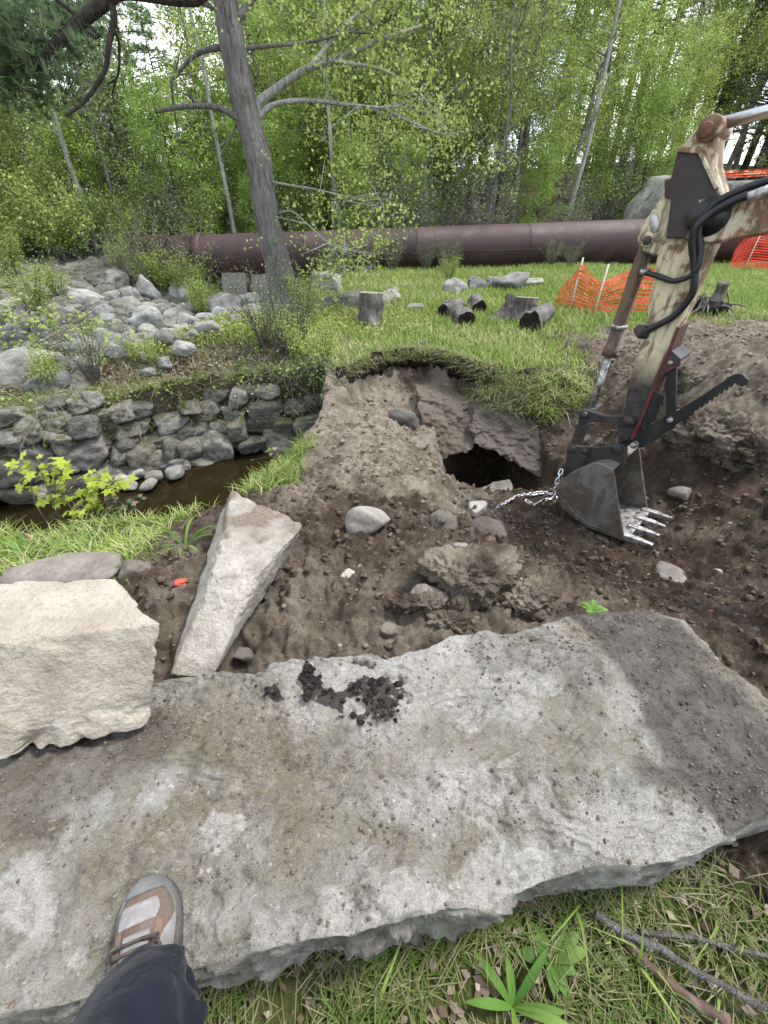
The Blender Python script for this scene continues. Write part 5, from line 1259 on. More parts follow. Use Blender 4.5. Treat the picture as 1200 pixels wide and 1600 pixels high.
# ------------------------------------------------------------------ the big tree before the pipe
tb = hit(450, 478); TY = tb[1]
bt = thing('maple_tree', 'big leaning grey-barked tree standing in front of the pipe', 'tree', tb)
tp = [tb-[0, 0, .25]]+[at(u, v, Y=TY+dy) for u, v, dy in ((444, 455, 0), (428, 390, 0), (415, 330, 0), (404, 250, .05), (388, 190, .1), (371, 110, .1), (358, 40, .1), (348, -20, .1), (330, -140, .1), (325, -300, .2))]
A = Acc(); A.add(*tube(smooth_path(tp, 14), [.36, .25, .205, .195, .185, .18, .165, .15, .13, .06], 64)); V = np.concatenate(A.V)
V[:, :2] += (fbm(V*np.array([1, 1, .3]), 14, 3, 5)*.014+ridge(V*np.array([1, 1, .12]), 22, 2, 6)*.016)[:, None]; mk('trunk', V, A.F, B_GREY, bt)
A = Acc(); A2 = Acc(); tips = []
def limb(uv, r0, r1, dy, acc, tw=6, leaf=True):
    m = len(uv); Q = smooth_path([at(u, v, Y=TY+.1+dy*(i/(m-1))) for i, (u, v) in enumerate(uv)], 6); acc.add(*tube(Q, np.linspace(r0, r1, len(Q))*.74, 8))
    for k in range(tw):
        s = Q[rs.randrange(len(Q)//2, len(Q))]; d = np.array([rs.gauss(0, 1), rs.gauss(0, 1), rs.gauss(-.1, .6)]); d /= np.linalg.norm(d); T = np.array([s+d*q*rs.uniform(.6, 1.1) for q in (0, .35, .7)]); acc.add(*tube(T, [.012, .004], 4, False))
        if leaf: tips.append(T)
limb([(392, 195), (370, 184), (340, 168), (295, 166), (243, 174)], .07, .035, -.4, A, 0); limb([(306, 168), (300, 155), (292, 147)], .03, .02, -.3, A, 0, False)
limb([(372, 75), (330, 76), (300, 90), (268, 125)], .06, .03, .2, A, 3); limb([(268, 125), (272, 170), (285, 250)], .03, .006, .2, A, 2)
limb([(372, 190), (360, 215), (345, 245), (352, 258)], .02, .012, -.2, A, 0, False)
limb([(350, 20), (325, 8), (295, -5)], .05, .035, .1, A, 0)
limb([(404, 200), (402, 165), (430, 140), (475, 110), (520, 95), (600, 60), (660, 40)], .10, .025, .8, A2, 14)
limb([(404, 185), (425, 165), (470, 157), (540, 163), (600, 168), (640, 160)], .055, .015, .2, A2, 12)
limb([(385, 75), (420, 72), (480, 66), (545, 50), (590, 35)], .04, .012, .3, A, 12); limb([(600, 170), (640, 190), (690, 210), (718, 208)], .03, .01, .5, A2, 10)
limb([(412, 278), (430, 285), (500, 298), (560, 312), (600, 325)], .028, .008, -.6, A2, 12); limb([(430, 335), (455, 330), (480, 350), (520, 385), (560, 400)], .022, .006, -1.2, A2, 16); limb([(520, 385), (535, 415), (540, 430)], .012, .005, -1.2, A2, 4)
limb([(370, 30), (395, 0), (430, -60)], .07, .03, .4, A, 8); limb([(360, -40), (480, -60), (600, -20)], .06, .02, 1.0, A, 16); limb([(480, 110), (560, 20), (640, -30)], .05, .015, 1.0, A2, 14); limb([(520, 95), (600, 110), (660, 150), (690, 190)], .03, .01, 1.2, A2, 14); limb([(350, -60), (250, -50), (180, 0)], .05, .02, .5, A, 8)
A.obj('branches', B_GREY, bt); A2.obj('pale_branches', B_PALE, bt)
rl = np.random.RandomState(44); C = np.concatenate(tips); nl = 8500; nb_ = 1300
B = C[rl.randint(0, len(C), nb_)]+rl.normal(size=(nb_, 3))*np.array([.30, .5, .28]); cl = B[rl.randint(0, nb_, nl)]+rl.normal(size=(nl, 3))*.07
V, F, a = leaf_quads(cl, .058, rl, .4, .8); mk('crown', V, F, L_YEL, bt, False, dict(rnd=a))

# pine whose boughs hang in at the top left
pt = thing('overhanging_pine', 'pine with dark crooked boughs reaching in at the top left', 'tree', (-8.6, 7.4, float(terrain(np.array([-8.6]), np.array([7.4]), False)[0][0])))
A = Acc(); A.add(*tube(np.array([[-8.6, 7.4, -.4], [-8.5, 7.3, 3], [-8.3, 7.2, 8], [-8.2, 7.2, 12]]), [.3, .26, .18, .08], 14)); A.obj('trunk', B_DARK, pt)
A = Acc(); TYP = 6.6; ptip = []
def bough(uv, r0, r1, dy=0.0, tuft=0, start=None):
    Q = [at(u, v, Y=TYP+dy*i/(len(uv)-1)) for i, (u, v) in enumerate(uv)]
    if start is not None: Q = [np.array(start)]+Q
    Q = smooth_path(Q, 7); A.add(*tube(Q, np.linspace(r0, r1, len(Q)), 8))
    for k in range(tuft): ptip.append(Q[rs.randrange(len(Q)//3, len(Q))])
bough([(260, -90), (180, -12), (130, 30), (95, 62), (60, 104)], .085, .045, 0, 4, (-8.35, 7.2, 7)); bough([(60, 104), (30, 98), (0, 112), (-60, 130)], .035, .02, 0, 26); bough([(78, 85), (72, 62), (48, 68)], .025, .015, 0, 6)
bough([(172, 0), (178, 28), (170, 70), (163, 112), (135, 155), (105, 180)], .038, .014, -.2); bough([(178, 44), (186, 70), (184, 118), (168, 132)], .018, .010, .1); bough([(182, 120), (176, 150), (184, 170)], .012, .005, .1); bough([(105, 180), (120, 190)], .012, .006)
bough([(100, 8), (60, 22), (0, 33), (-60, 40)], .025, .012, .3, 26, (-8.35, 7.2, 6.2)); bough([(0, 45), (30, 48), (60, 75)], .014, .008, .2, 14); bough([(-60, 0), (0, -10), (60, -20), (130, -5)], .03, .012, .8, 24)
bough([(-100, 140), (-30, 135), (20, 130), (70, 140)], .03, .01, .5, 34, (-8.4, 7.2, 5)); bough([(-100, 60), (-20, 75), (40, 90)], .03, .01, .6, 30, (-8.4, 7.2, 5.6))
A.obj('boughs', B_DARK, pt)
C = np.array(ptip); C = np.repeat(C, 6, 0)+rl.normal(size=(len(C)*6, 3))*np.array([.30, .3, .12]); V, F, a = needle_tufts(C, rl.normal(size=C.shape)*.6+np.array([.1, -.1, .5]), .16, 16, rl, .012); mk('crown', V, F, L_PIN, pt, False, dict(rnd=a))

# ------------------------------------------------------------------ grass
G_GRASS = leaf_mat('grass_blades', [(0, (.15, .24, .045)), (.45, (.25, .35, .075)), (.7, (.36, .40, .12)), (.85, (.50, .46, .24)), (1, (.58, .52, .34))], .35)
G_STRAW = leaf_mat('straw_and_grass', [(0, (.07, .13, .02)), (.35, (.14, .21, .04)), (.55, (.22, .22, .09)), (.8, (.30, .26, .16)), (1, (.42, .37, .26))], .3)
def blades(P, H, W, r, seg=2, lean=.5, rnd=None):
    n_ = len(P); a = r.uniform(0, 6.283, n_); D = np.stack([np.cos(a), np.sin(a), np.zeros(n_)], 1); S = np.stack([-np.sin(a), np.cos(a), np.zeros(n_)], 1)
    H = H*r.uniform(.5, 1.3, n_)[:, None]; ln = lean*r.uniform(.2, 1.6, n_)[:, None]; w = W*r.uniform(.6, 1.3, n_)[:, None]; R = []
    for k in range(seg+1):
        q = k/seg; c_ = P+D*H*ln*q*q+np.array([0, 0, 1])*H*(q-.35*ln*q*q); ww = w*(1-q)**.7*.5+.0004; R += [c_-S*ww, c_+S*ww]
    V = np.stack(R, 1); m = 2*(seg+1); F = []
    b = np.arange(n_)[:, None]*m
    for k in range(seg): F.append(b+np.array([2*k, 2*k+1, 2*k+3, 2*k+2]))
    a_ = r.rand(n_) if rnd is None else rnd
    return V.reshape(-1, 3), np.concatenate(F), np.repeat(a_, m)
def stuff(name, label, V, F, mat, a, cat=None):
    return tag(mk(name, V, F, mat, None, False, dict(rnd=a)), label, kind='stuff')
rg = np.random.RandomState(9)
def scatter(n_, x0, x1, y0, y1, keep, ybias=1.0):
    x = rg.uniform(x0, x1, n_); y = y0+(y1-y0)*rg.rand(n_)**ybias
    z, i = terrain(x, y); k = keep(x, y, z, i) > rg.rand(n_); return np.stack([x, y, z], 1)[k], {q: (v[k] if isinstance(v, np.ndarray) else v) for q, v in i.items()}
turf = lambda x, y, z, i: (1-soil_mask(x, y, i))*(1-sst(.02, .3, i['cin'])*.95)*(1-i['cut'])
P, i = scatter(150000, -4.2, 10.5, 4.4, 13.8, turf, 1.5)
w = fbm(P*np.array([1, 1, 0]), .9, 3, 95)+.5*noise(P, 4, 96)
green = sst(-.5, 3, P[:, 0])*.30+.45*(w > -.1)
rnd = np.clip(rg.rand(len(P))*(1.12-green*.62), 0, 1)
V, F, a = blades(P, .075+.0*P[:, :1]+.006*P[:, 1:2], .008+.0012*P[:, 1:2], rg, 2, .7, rnd); stuff('meadow_grass', 'short patchy grass of the meadow above the cut bank', V, F, G_GRASS, a)
P, i = scatter(26000, -4.3, 1.2, 4.3, 7.6, lambda x, y, z, i: turf(x, y, z, i)*(1-sst(-.6, .9, x))*sst(1.0, 1.45, y-i['yF']))
V, F, a = leaf_quads(P+np.array([0, 0, 1])*rg.uniform(.01, .13, (len(P), 1)), .045, rg, .6, .7); stuff('bramble_cover', 'low yellow-green leafy cover on the strip above the stone wall', V, F, leaf_mat('bramble_leaves', [(0, (.14, .21, .04)), (.5, (.30, .36, .08)), (1, (.50, .50, .18))]), a)
P, i = scatter(60000, -2.9, -.7, 1.35, 2.75, lambda x, y, z, i: (1-soil_mask(x, y, i))*(z > -.5))
w = noise(P, 3.0, 97); P = P[(w+rg.normal(size=len(P))*.15) > -.25]; P = P[::3]
V, F, a = blades(P, .085, .006, rg, 3, .8, rg.rand(len(P))**1.2); stuff('creekside_grass', 'green grass on the near bank of the creek at left', V, F, G_GRASS, a)
P, i = scatter(9000, -1.0, -.3, 2.3, 3.3, lambda x, y, z, i: (1-soil_mask(x, y, i))*(z > -.7)); P = P[::3]
V, F, a = blades(P, .10, .006, rg, 3, .8, rg.rand(len(P))*.65); stuff('tongue_grass', 'bright grass tuft at the left edge of the soil tongue by the water', V, F, G_GRASS, a)
P, i = scatter(16000, -3.4, -.9, -.9, 1.4, lambda x, y, z, i: (1-soil_mask(x, y, i))*(np.hypot((x+.9), (y-.5)) > .2))
V, F, a = blades(P, .08, .006, rg, 3, .9, rg.rand(len(P))**1.1); stuff('creekside_grass', 'grass left of the slab and the beige block', V, F, G_GRASS, a)
# near grass at the bottom right
P, i = scatter(34000, -.75, 1.7, -.35, .5, lambda x, y, z, i: (1-soil_mask(x, y, i))); w = noise(P, 5, 98); _m = (w+.3*noise(P, 14, 198)+rg.normal(size=len(P))*.12) > -.2; P = P[_m]; w = w[_m]; rnd = np.clip(rg.rand(len(P))*.8+.06-w*.5, 0, 1)
V, F, a = blades(P, .055, .0032, rg, 3, 1.3, rnd); stuff('foreground_grass', 'thin green and straw coloured grass at the foot of the slab', V, F, G_STRAW, a)
P = P[rg.randint(0, len(P), 190)]; P = P[(P[:, 0] > .3) | (rg.rand(len(P)) < .3)]
V, F, a = blades(P, .13, .008, rg, 5, 1.0, rg.rand(len(P))*.4); stuff('foreground_grass', 'longer fresh green blades among the grass at the foot of the slab', V, F, G_GRASS, a)
# drooping grass over the overgrown bank
P, i = scatter(30000, 1.0, 2.5, 3.7, 5.0, lambda x, y, z, i: np.clip(4*i['t']*(1-i['t']), 0, 1)*(i['t'] > .25)*(1-sst(.6, .9, noise(np.stack([x, y, y*0], 1), 3, 5)+.5)*.7)*(1-sst(1.9, 2.4, x)))
P = P[::2]; V, F, a = blades(P, .10, .006, rg, 4, 1.9, rg.rand(len(P))); stuff('bank_grass', 'long drooping grass hanging over the bank right of the pit', V, F, G_GRASS, a)
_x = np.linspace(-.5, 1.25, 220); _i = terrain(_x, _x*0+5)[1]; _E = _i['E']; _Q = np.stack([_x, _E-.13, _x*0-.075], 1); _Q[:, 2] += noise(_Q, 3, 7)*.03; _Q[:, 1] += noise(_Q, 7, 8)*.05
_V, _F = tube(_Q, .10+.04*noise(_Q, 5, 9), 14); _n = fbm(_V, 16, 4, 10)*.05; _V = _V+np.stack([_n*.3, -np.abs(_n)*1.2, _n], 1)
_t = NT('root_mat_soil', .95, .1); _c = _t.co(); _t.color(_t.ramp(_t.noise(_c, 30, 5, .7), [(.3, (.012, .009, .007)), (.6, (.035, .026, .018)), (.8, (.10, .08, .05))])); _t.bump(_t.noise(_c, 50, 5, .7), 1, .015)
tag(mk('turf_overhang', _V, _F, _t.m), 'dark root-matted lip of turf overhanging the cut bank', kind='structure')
_k = rg.randint(0, 220, 5200); P = _Q[_k]+np.stack([rg.normal(size=5200)*.01, rg.uniform(-.12, .12, 5200), np.full(5200, .07)], 1); P[:, 2] -= sst(-.03, -.1, P[:, 1]-_Q[_k][:, 1])*.06
_c0, _c1 = at(748, 640, Y=4.3), at(885, 660, Y=4.12); _k2 = rg.rand(1900, 1); _lo = _c0+(_c1-_c0)*_k2; _hi = np.stack([_lo[:, 0], np.interp(_lo[:, 0], E_X, E_Y)-.12, np.full(1900, -.06)], 1); _P2 = _lo+(_hi-_lo)*rg.rand(1900, 1)**.7+rg.normal(size=(1900, 3))*np.array([.03, .04, .03]); P = np.concatenate([P, _P2])
V, F, a = blades(P, .09, .006, rg, 3, 1.6, rg.rand(len(P))); stuff('bank_grass', 'ragged turf fringe along the lip of the cut bank', V, F, G_STRAW, a)
P, i = scatter(24000, -5, -.5, 3.6, 6.4, lambda x, y, z, i: sst(.08, .2, y-i['yF'])*(1-sst(1.1, 1.6, y-i['yF']))*.9*(z > -.75)*(noise(np.stack([x, y, y*0], 1), 2.2, 15) > -.15))
V, F, a = blades(P, .12, .007, rg, 3, 1.5, rg.rand(len(P))); stuff('bank_grass', 'tufts of grass hanging down the leafy slope above the wall', V, F, G_STRAW, a)
_x = rg.uniform(-4.4, -.7, 5200); _yF = np.interp(_x, YF_X, YF_Y); _o = rg.uniform(.04, .6, 5200); P = np.stack([_x, _yF+_o, np.interp(_o, [0, .1, .25, .6], [-.62, -.52, -.44, -.34])+rg.normal(size=5200)*.04], 1); P[:, 2] += sst(2.4, 3.6, -_x)*.2; P[:, 2] = np.maximum(P[:, 2], gz_arr(P[:, 0], P[:, 1])+.005); _PL = P[rg.rand(len(P)) < .6]+np.array([0, -.01, .01]); P = P[noise(P, 2.0, 115) > -.35]
V, F, a = blades(P, .15, .007, rg, 4, 1.9, rg.rand(len(P))); stuff('bank_grass', 'long grass drooping over the top course of the creek wall', V, F, G_STRAW, a)
V, F, a = leaf_quads(_PL, .045, rg, .3, .7); stuff('bramble_cover', 'leaves of low plants spilling over the top of the creek wall', V, F, L_GRN, a)
# fallen leaves
L_DEAD = leaf_mat('dead_leaves', [(0, (.07, .045, .03)), (.5, (.20, .14, .10)), (1, (.38, .31, .25))], .15)
P, i = scatter(46000, -5, -.4, 3.6, 6.6, lambda x, y, z, i: sst(.15, .3, y-i['yF'])*(1-sst(1.0, 1.7, y-i['yF']))*(1-i['cut']))
V, F, a = leaf_quads(P+[0, 0, .012], .04, rg, 1.0, .7); stuff('fallen_leaves', 'brown fallen leaves on the slope above the stone wall', V, F, L_DEAD, a)
P, i = scatter(1700, -.6, 1.9, -.3, .5, lambda x, y, z, i: 1-soil_mask(x, y, i)*.93); V, F, a = leaf_quads(P+[0, 0, .012], .028, rg, 1.2, .7); stuff('fallen_leaves', 'scattered dead leaves in the foreground grass', V, F, L_DEAD, a)

# ------------------------------------------------------------------ soil clods, pebbles, crumbs
t = NT('clod_soil', .95, .15); c = t.co('Object'); n1 = t.noise(c, 30, 5, .7)
dk = t.ramp(n1, [(.3, (.048, .036, .026)), (.7, (.14, .108, .08))]); pl = t.ramp(n1, [(.3, (.14, .112, .08)), (.7, (.29, .245, .19))])
t.color(t.mix(t.attr('rnd'), dk, pl)); t.bump(n1, .8, .006); M_CLOD = t.m
t = NT('pebble', .85, .25); t.color(t.ramp(t.attr('rnd'), [(0, (.07, .056, .042)), (.6, (.14, .118, .095)), (1, (.27, .24, .20))])); t.bump(t.noise(t.co(), 60, 4), .4, .004); M_PEB = t.m
def lumps(P, S, r, sub=1, squash=.75, rough=.22):
    D, F0 = ico(sub); n_ = len(P); m = len(D)
    A_ = r.normal(size=(n_, 3, 3)); Q, _ = np.linalg.qr(A_)
    V = D[None]*(1+r.normal(size=(n_, m, 1))*rough)*r.uniform(.65, 1.25, (n_, 1, 3)); V = np.einsum('nij,nmj->nmi', Q, V); V[:, :, 2] *= squash
    V = V*S[:, None, None]+P[:, None, :]
    F = (F0[None]+np.arange(n_)[:, None, None]*m).reshape(-1, 3); return V.reshape(-1, 3), F, m
def pale_of(P):
    w = fbm(P, 1.8, 3, 81); x, y = P[:, 0], P[:, 1]
    p_ = sst(-.62, -.3, x)*(1-sst(.35, .8, x-.12*(y-2)+w*.25))*sst(2.0, 2.5, y+w*.4)
    p_ = np.maximum(p_, .8*sst(2.4, 3.0, x+w*.3)*sst(3.1, 3.5, y+w*.3)); return np.maximum(p_, .5*sst(1.5, 1.1, y+w*.5)*(1-sst(.7, 1.1, np.abs(x-.1)+w*.3)))
rc = np.random.RandomState(31)
soilk = lambda x, y, z, i: soil_mask(x, y, i)*(1-i['cut'])*(1-i['pit'])
def sc(n_, x0, x1, y0, y1, keep=soilk):
    global rg
    return scatter(n_, x0, x1, y0, y1, keep)[0]
P = np.concatenate([sc(7000, -1.2, 3.2, .8, 2.6), sc(7000, -.6, 4.5, 2.4, 5.6), sc(2500, 2, 6, 4.5, 6.5)])
d = noise(P, 1.7, 51)+noise(P, 5, 52)*.6; P = P[d+rc.normal(size=len(P))*.3 > -.05]
S = .003+.013*rc.rand(len(P))**4*(1+.25*P[:, 1]); V, F, m = lumps(P+np.array([0, 0, .3])*S[:, None], S, rc, 1, .75, .32)
tag(mk('soil_clods', V, F, M_CLOD, None, False, dict(rnd=np.repeat(np.clip(pale_of(P)+rc.normal(size=len(P))*.15, 0, 1), m))), 'small crumbs and clods strewn over the dug soil', kind='stuff')
P = np.concatenate([sc(450, -1.1, 3.2, .9, 2.6), sc(1100, -.5, 4.5, 2.4, 5.6)]); d = noise(P, 1.3, 53); P = P[d+rc.normal(size=len(P))*.25 > .12]
S = .010+.026*rc.rand(len(P))**3; V, F, m = lumps(P-np.array([0, 0, .3])*S[:, None], S, rc, 2, .7, .2)
tag(mk('soil_clods', V, F, M_CLOD, None, True, dict(rnd=np.repeat(np.clip(pale_of(P)+rc.normal(size=len(P))*.15, 0, 1), m))), 'larger clods of earth lying over the dug soil', kind='stuff')
P = np.concatenate([sc(500, -1.1, 3.0, .9, 2.6), sc(800, -.5, 4.5, 2.4, 5.2)]); S = .003+.014*rc.rand(len(P))**4; V, F, m = lumps(P+np.array([0, 0, .1])*S[:, None], S, rc, 2, .7, .12)
tag(mk('pebbles', V, F, M_PEB, None, True, dict(rnd=np.repeat(rc.rand(len(P)), m))), 'pale pebbles scattered in the dug soil', kind='stuff')
# crumbs on the slab
def slab_pts(n_, fn):
    idx = np.where(top & (sfac < .98))[0]; wgt = fn(idx); k = rc.choice(idx, n_, p=wgt/wgt.sum()); return SV[k]+np.stack([rc.normal(size=n_)*.004, rc.normal(size=n_)*.004, np.zeros(n_)], 1)
area = (sfac**1.0)
P = slab_pts(5200, lambda k: area[k]*(soilr[k]*.6+soill[k]*.7+.25*(w3[k] > .1)+.02)); S = .0008+.0042*rc.rand(len(P))**4; V, F, m = lumps(P+np.array([0, 0, .4])*S[:, None], S, rc, 1, .8)
tag(mk('soil_crumbs', V, F, M_CLOD, None, False, dict(rnd=np.repeat(rc.rand(len(P))*.8, m))), 'crumbs of soil and grit sprinkled on the granite slab', kind='stuff')
t = NT('black_peat', .95, .1); c = t.co(); t.color(t.ramp(t.noise(c, 60, 4), [(.3, (.010, .008, .008)), (.7, (.045, .036, .033))])); t.bump(t.noise(c, 90, 4), .9, .008); M_PEAT = t.m
P = slab_pts(260, lambda k: area[k]*peat[k]**2*np.maximum(peat[k]+w3[k]*.9-.3, 0)**2); S = .002+.009*rc.rand(len(P))**3; V, F, m = lumps(P+np.array([0, 0, .2])*S[:, None], S, rc, 2, .7, .16)
tag(mk('peat_clumps', V, F, M_PEAT, None, True), 'black clumps of peat lying on the upper middle of the slab', kind='stuff')
# rough earth lumps behind the slab
def lump(u, v, W, asp, tall, seed, label, mat=None):
    p = hit(u, v); d = p[1]*_CP-(p[2]-CAM_Z)*_SP; W = W/FPX*d; V, F = rock_shape(seed, 6, 14, 6, .16, .55)
    D_ = V/np.linalg.norm(V, axis=1)[:, None]; V = V*np.array([W, W*asp, W*tall])/2; V = V+D_*(ridge(V, 14, 4, seed)*.030*W/.5+np.abs(fbm(V, 30, 4, seed))*.030)[:, None]; z = gz_at(p[0], p[1])
    return tag(mk('earth_lump', V+np.array([p[0], p[1]+W*asp*.2, z+W*tall*.10]), F, mat or M_GROUND, attrs=dict(soil=np.ones(len(V)), pale=np.clip(.55+fbm(V, 6, 3, seed), 0, 1))), label, 'earth lump')
t = NT('grey_earth', .95, .12); c = t.co(); n1 = t.noise(c, 16, 6, .7); t.color(t.ramp(n1, [(.3, (.09, .077, .064)), (.55, (.18, .157, .135)), (.75, (.29, .26, .225))])); t.bump(n1, .9, .015); t.bump(t.noise(c, 70, 4, .7), .7, .006); M_CLODS = t.m
lump(735, 935, 190, .55, .36, 401, 'big grey lump of earth behind the middle of the slab')
lump(830, 955, 110, .6, .42, 402, 'grey ragged earth lump tapering toward the green sprig')
lump(660, 965, 80, .6, .3, 403, 'small grey earth lump beside the angular stone')
lump(700, 985, 60, .6, .3, 406, 'dark earth clod right at the slab edge by the grey lump')
t = NT('brown_earth', .95, .12); c = t.co(); n1 = t.noise(c, 10, 6, .7); t.color(t.ramp(n1, [(.3, (.06, .045, .032)), (.55, (.13, .10, .072)), (.75, (.22, .175, .13))])); t.bump(n1, .9, .02); t.bump(t.noise(c, 60, 4, .7), .7, .008); M_CLODB = t.m
lump(1120, 700, 150, .7, .55, 404, 'big overhanging clod of earth on the slope at the right edge')
lump(1190, 730, 110, .8, .5, 405, 'brown clod of earth at the right edge below the thumb')
lump(1075, 610, 70, .7, .5, 407, 'pale clod of earth behind the thumb strut')

# ------------------------------------------------------------------ roots, twigs, sticks
t = NT('dry_root', .9, .15); t.color((.22, .175, .125)); M_ROOT = t.m
A = Acc()
for k in range(150):
    u = rc.choice([rc.uniform(745, 800), rc.uniform(560, 900), rc.uniform(860, 900)]); v = np.interp(u, [540, 600, 640, 735, 800, 880, 900], [592, 566, 563, 583, 605, 604, 604])+rc.uniform(0, 16)
    p = hit(u, v); L_ = rc.uniform(.08, .4); q = p+[0, -.09, .02]
    A.add(*tube(smooth_path([q, q+[rc.normal()*.03, -.05, -L_*.5], q+[rc.normal()*.07, -.05+rc.normal()*.03, -L_]], 4), [.0035, .001], 4, False))
tag(A.obj('hanging_roots', M_ROOT), 'fine roots hanging from the lip of the cut bank', kind='stuff')
def stick(uv, r0, r1, label, mat=None, lift_=.02, name='fallen_stick', Z=None):
    P = [(hit(u, v) if Z is None else at(u, v, Z=Z)) for u, v in uv]; P = [p+[0, 0, lift_] for p in P]; V, F = tube(smooth_path(P, 8), np.linspace(r0, r1, (len(P)-1)*8+1), 8)
    V = V+(fbm(V, 25, 3, 3)*r0*.5)[:, None]; return tag(mk(name, V, F, mat or M_STICK), label, 'stick')
t = NT('stick_bark', .8, .3); c = t.co(); t.color(t.ramp(t.noise(c, 22, 5), [(.3, (.045, .028, .022)), (.6, (.11, .07, .055)), (.8, (.2, .16, .135))])); t.bump(t.noise(c, 80, 4), .5, .003); M_STICK = t.m
stick([(955, 1448), (985, 1490), (1010, 1520), (1060, 1560), (1120, 1602)], .011, .009, 'reddish brown stick slanting through the grass at lower right', lift_=.035)
stick([(920, 1436), (1000, 1482), (1070, 1520), (1140, 1560), (1230, 1600)], .008, .007, 'grey stick lying across the grass at lower right beside the reddish stick', B_TWIG, .05)
stick([(990, 1462), (1060, 1468), (1130, 1485), (1230, 1515)], .006, .004, 'thin grey twig upper right of the two thick sticks', B_TWIG, .04)
stick([(545, 970), (575, 962), (610, 950)], .007, .004, 'pale broken stick on the soil left of the angular stone', M_ROOT, .015)
stick([(1130, 655), (1155, 640), (1172, 655)], .008, .006, 'pale splintered stick on the slope below the thumb tip', M_ROOT, .03)
stick([(735, 690), (755, 708), (785, 712), (800, 702)], .008, .003, 'pale curved root across the mouth of the dark hole', M_ROOT, .35)
stick([(1000, 905), (1040, 890), (1075, 895)], .005, .003, 'thin root on the dark soil below the bucket', M_ROOT, .015)
stick([(365, 585), (340, 590), (310, 592), (360, 600)], .010, .005, 'pale dead branch on the leafy slope above the wall', B_TWIG, .05)
A = Acc()                                             # brush hanging over the creek at the bend
for k in range(70):
    u = rc.uniform(380, 525); v = rc.uniform(545, 610); p = hit(u, v)+[0, 0, .05]; d = np.array([rc.uniform(-.9, .3), rc.uniform(-1.0, -.1), rc.uniform(-.5, .3)]); L_ = rc.uniform(.3, .8)
    A.add(*tube(smooth_path([p, p+d*L_*.5+[0, 0, .1], p+d*L_+[0, 0, -.1]], 4), [.006, .0015], 4, False))
br = thing('leafless_brush', 'leafless grey brush drooping over the creek at the head of the soil tongue', 'bush', hit(470, 590)); A.obj('stems', B_TWIG, br)
P = np.concatenate([v for v in A.V]); P = P[rc.randint(0, len(P), 700)]+rc.normal(size=(700, 3))*.05; V, F, a = leaf_quads(P, .04, rc); mk('leaves', V, F, L_GRN, br, False, dict(rnd=a))

# ------------------------------------------------------------------ seedlings and small plants
def maple_leaf(c_, size, N, U):
    N = N/np.linalg.norm(N); U = U-N*U.dot(N); U /= np.linalg.norm(U); W = np.cross(N, U); V = [c_]
    for k, (a, r_) in enumerate([(-2.6, .30), (-2.0, .55), (-1.55, .42), (-1.05, .85), (-.6, .5), (-.25, .72), (0, 1.0), (.25, .72), (.6, .5), (1.05, .85), (1.55, .42), (2.0, .55), (2.6, .30)]):
        V.append(c_+size*r_*(math.cos(a)*U+math.sin(a)*W)-N*size*.14*r_*r_)
    return np.array(V), [(0, k, k+1) for k in range(1, 13)]
L_SEED = leaf_mat('seedling_leaves', [(0, (.22, .30, .03)), (.5, (.33, .40, .04)), (1, (.45, .48, .09))], .45)
def seedling(name, base_uv, heads, lab, leafm, n_, size, spread, Yb, cat='seedling'):
    b = at(*base_uv, Y=Yb); b[2] = gz_at(b[0], b[1]); th = thing(name, lab, cat, b); A = Acc(); B = Acc()
    for (u, v) in heads:
        h = at(u, v, Y=Yb+rc.uniform(-.05, .1)); A.add(*tube(smooth_path([b+[0, 0, -.02], (b+h)/2+[rc.normal()*.03, 0, .02], h], 5), [.006, .003], 5))
        for k in range(n_):
            d = rc.normal(size=3)*np.array([1, 1, .45]); p = h+d*spread; A.add(*tube(np.array([h, p]), [.002, .001], 4, False)); V, F = maple_leaf(p, size*rc.uniform(.6, 1.2), np.array([0, -.35, 1])+rc.normal(size=3)*.35, d+np.array([0, 0, -.2])); B.add(V, F, rc.rand())
    A.obj('stem', B_TWIG, th); B.obj('leaves', leafm, th, False, 'rnd')
seedling('maple_seedling', (90, 830), [(60, 728), (85, 742), (100, 775), (75, 770), (45, 745), (120, 790)], 'bright yellow-green maple seedling on the near creek bank at far left', L_SEED, 15, .042, .055, 1.95)
seedling('maple_seedling', (165, 815), [(160, 745), (175, 752), (150, 762), (140, 790)], 'smaller yellow-green maple seedling right of the bigger one on the near bank', L_SEED, 14, .038, .045, 2.0)
seedling('leafy_weed', (180, 820), [(165, 785), (195, 790), (185, 800)], 'green leafy weed with pinkish leaves beside the small seedling', leaf_mat('weed_leaves', [(0, (.08, .14, .03)), (.6, (.14, .2, .06)), (1, (.3, .2, .15))]), 9, .035, .05, 1.95, 'weed')
seedling('sprouting_shrub', (425, 780), [(405, 745), (400, 760), (432, 712), (440, 735), (425, 755), (415, 770)], 'thin sprouting shrub in front of the creek water', leaf_mat('sprout_leaves', [(0, (.12, .15, .03)), (.6, (.24, .26, .06)), (1, (.34, .24, .12))]), 12, .022, .045, 2.45, 'shrub')
seedling('sapling', (30, 590), [(20, 480), (60, 490), (100, 505), (130, 520), (40, 530), (80, 545), (10, 545), (130, 500), (60, 570), (0, 500)], 'yellow-green leafy sapling in the rubble at the left edge', L_YEL, 34, .05, .17, 5.2, 'sapling')
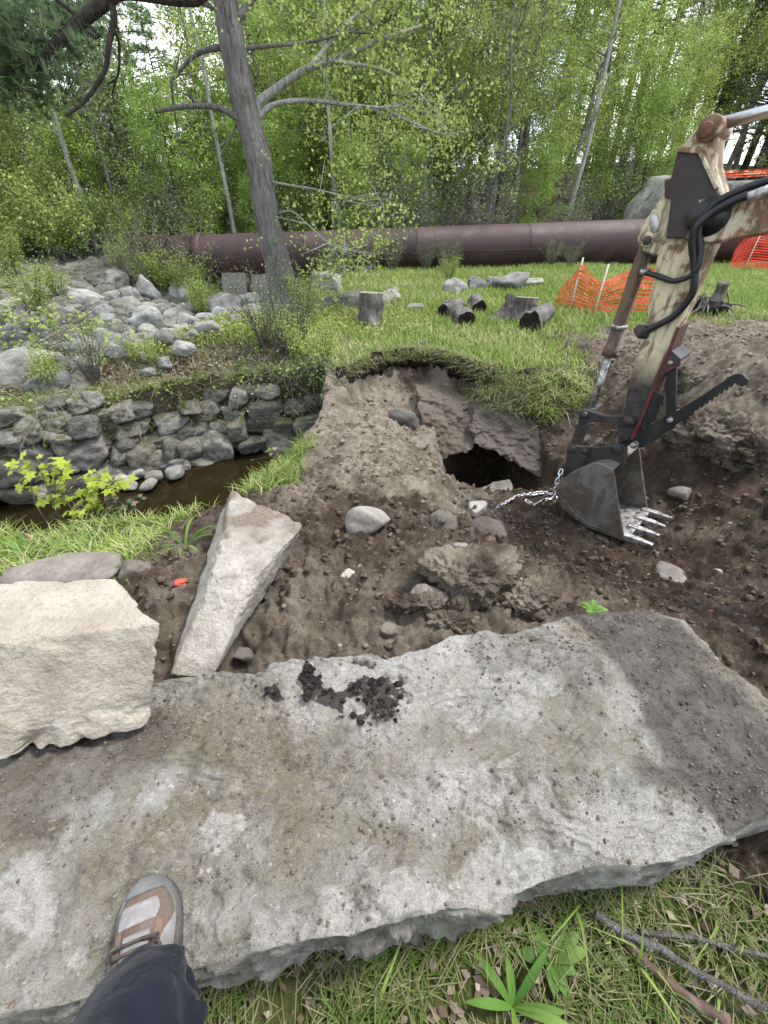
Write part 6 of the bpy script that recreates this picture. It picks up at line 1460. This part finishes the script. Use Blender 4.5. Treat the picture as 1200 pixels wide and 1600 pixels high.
# green sprig at the slab edge, broadleaf weed in the foreground grass
def rosette(name, p, n_, L_, W_, lab, up, leafm, cat='weed'):
    th = thing(name, lab, cat, p); B = Acc()
    for k in range(n_):
        a = k*2.4+rc.uniform(-.3, .3); d = np.array([math.cos(a), math.sin(a), 0]); s = np.array([-d[1], d[0], 0]); l = L_*rc.uniform(.6, 1.1); V = []
        for q in np.linspace(0, 1, 7): c_ = p+d*l*q+np.array([0, 0, l*(up*q-up*.7*q*q)+.005]); w_ = W_*math.sin(math.pi*min(1, q*.92+.08))**.8*.5; V += [c_-s*w_+[0, 0, w_*.3], c_, c_+s*w_+[0, 0, w_*.3]]
        B.add(np.array(V), [f for i in range(6) for f in ((3*i, 3*i+1, 3*i+4, 3*i+3), (3*i+1, 3*i+2, 3*i+5, 3*i+4))], rc.rand())
    B.obj('leaves', leafm, th, True, 'rnd')
L_WEED = leaf_mat('broad_weed_leaves', [(0, (.06, .15, .02)), (.6, (.11, .22, .035)), (1, (.18, .29, .06))], .35)
p = hit(858, 1500); rosette('broadleaf_weed', p, 9, .085, .030, 'broad-leaved green weed in the grass below the slab edge', 1.0, L_WEED)
p = hit(800, 1575); rosette('broadleaf_weed', p, 7, .12, .018, 'long-leaved green weed at the bottom edge of the picture', 1.1, L_WEED)
p = at(925, 960, Z=.2); p[2] = max(gz_at(p[0], p[1]), .2); rosette('green_sprig', p+[0, 0, .01], 16, .05, .022, 'small bright green sprig at the far edge of the slab', 1.0, L_WEED, 'plant')
for (u, v, n_, lab) in ((130, 860, 14, 'broad grassy weed on the near creek bank behind the flat stone'), (40, 870, 10, 'low weed at the left edge of the near creek bank'), (290, 860, 9, 'short weed at the right end of the near creek bank')):
    p = hit(u, v); rosette('bank_weed', p, n_, .16, .014, lab, 1.3, L_WEED)
# scraps of red marking tape
t = NT('red_tape', .5, .4); t.color((.36, .075, .045)); M_TAPE = t.m
for (u, v, lab) in ((1105, 960, 'crumpled scrap of red tape on the dark soil at right'), (284, 914, 'bit of orange-red litter on the soil left of the tilted stone post')):
    p = hit(u, v); V, F = rock_shape(u, 3, 8, 10, .3); tag(mk('tape_scrap', V*np.array([.028, .02, .010])+p+[0, 0, .012], F, M_TAPE, smooth=False), lab, 'litter')
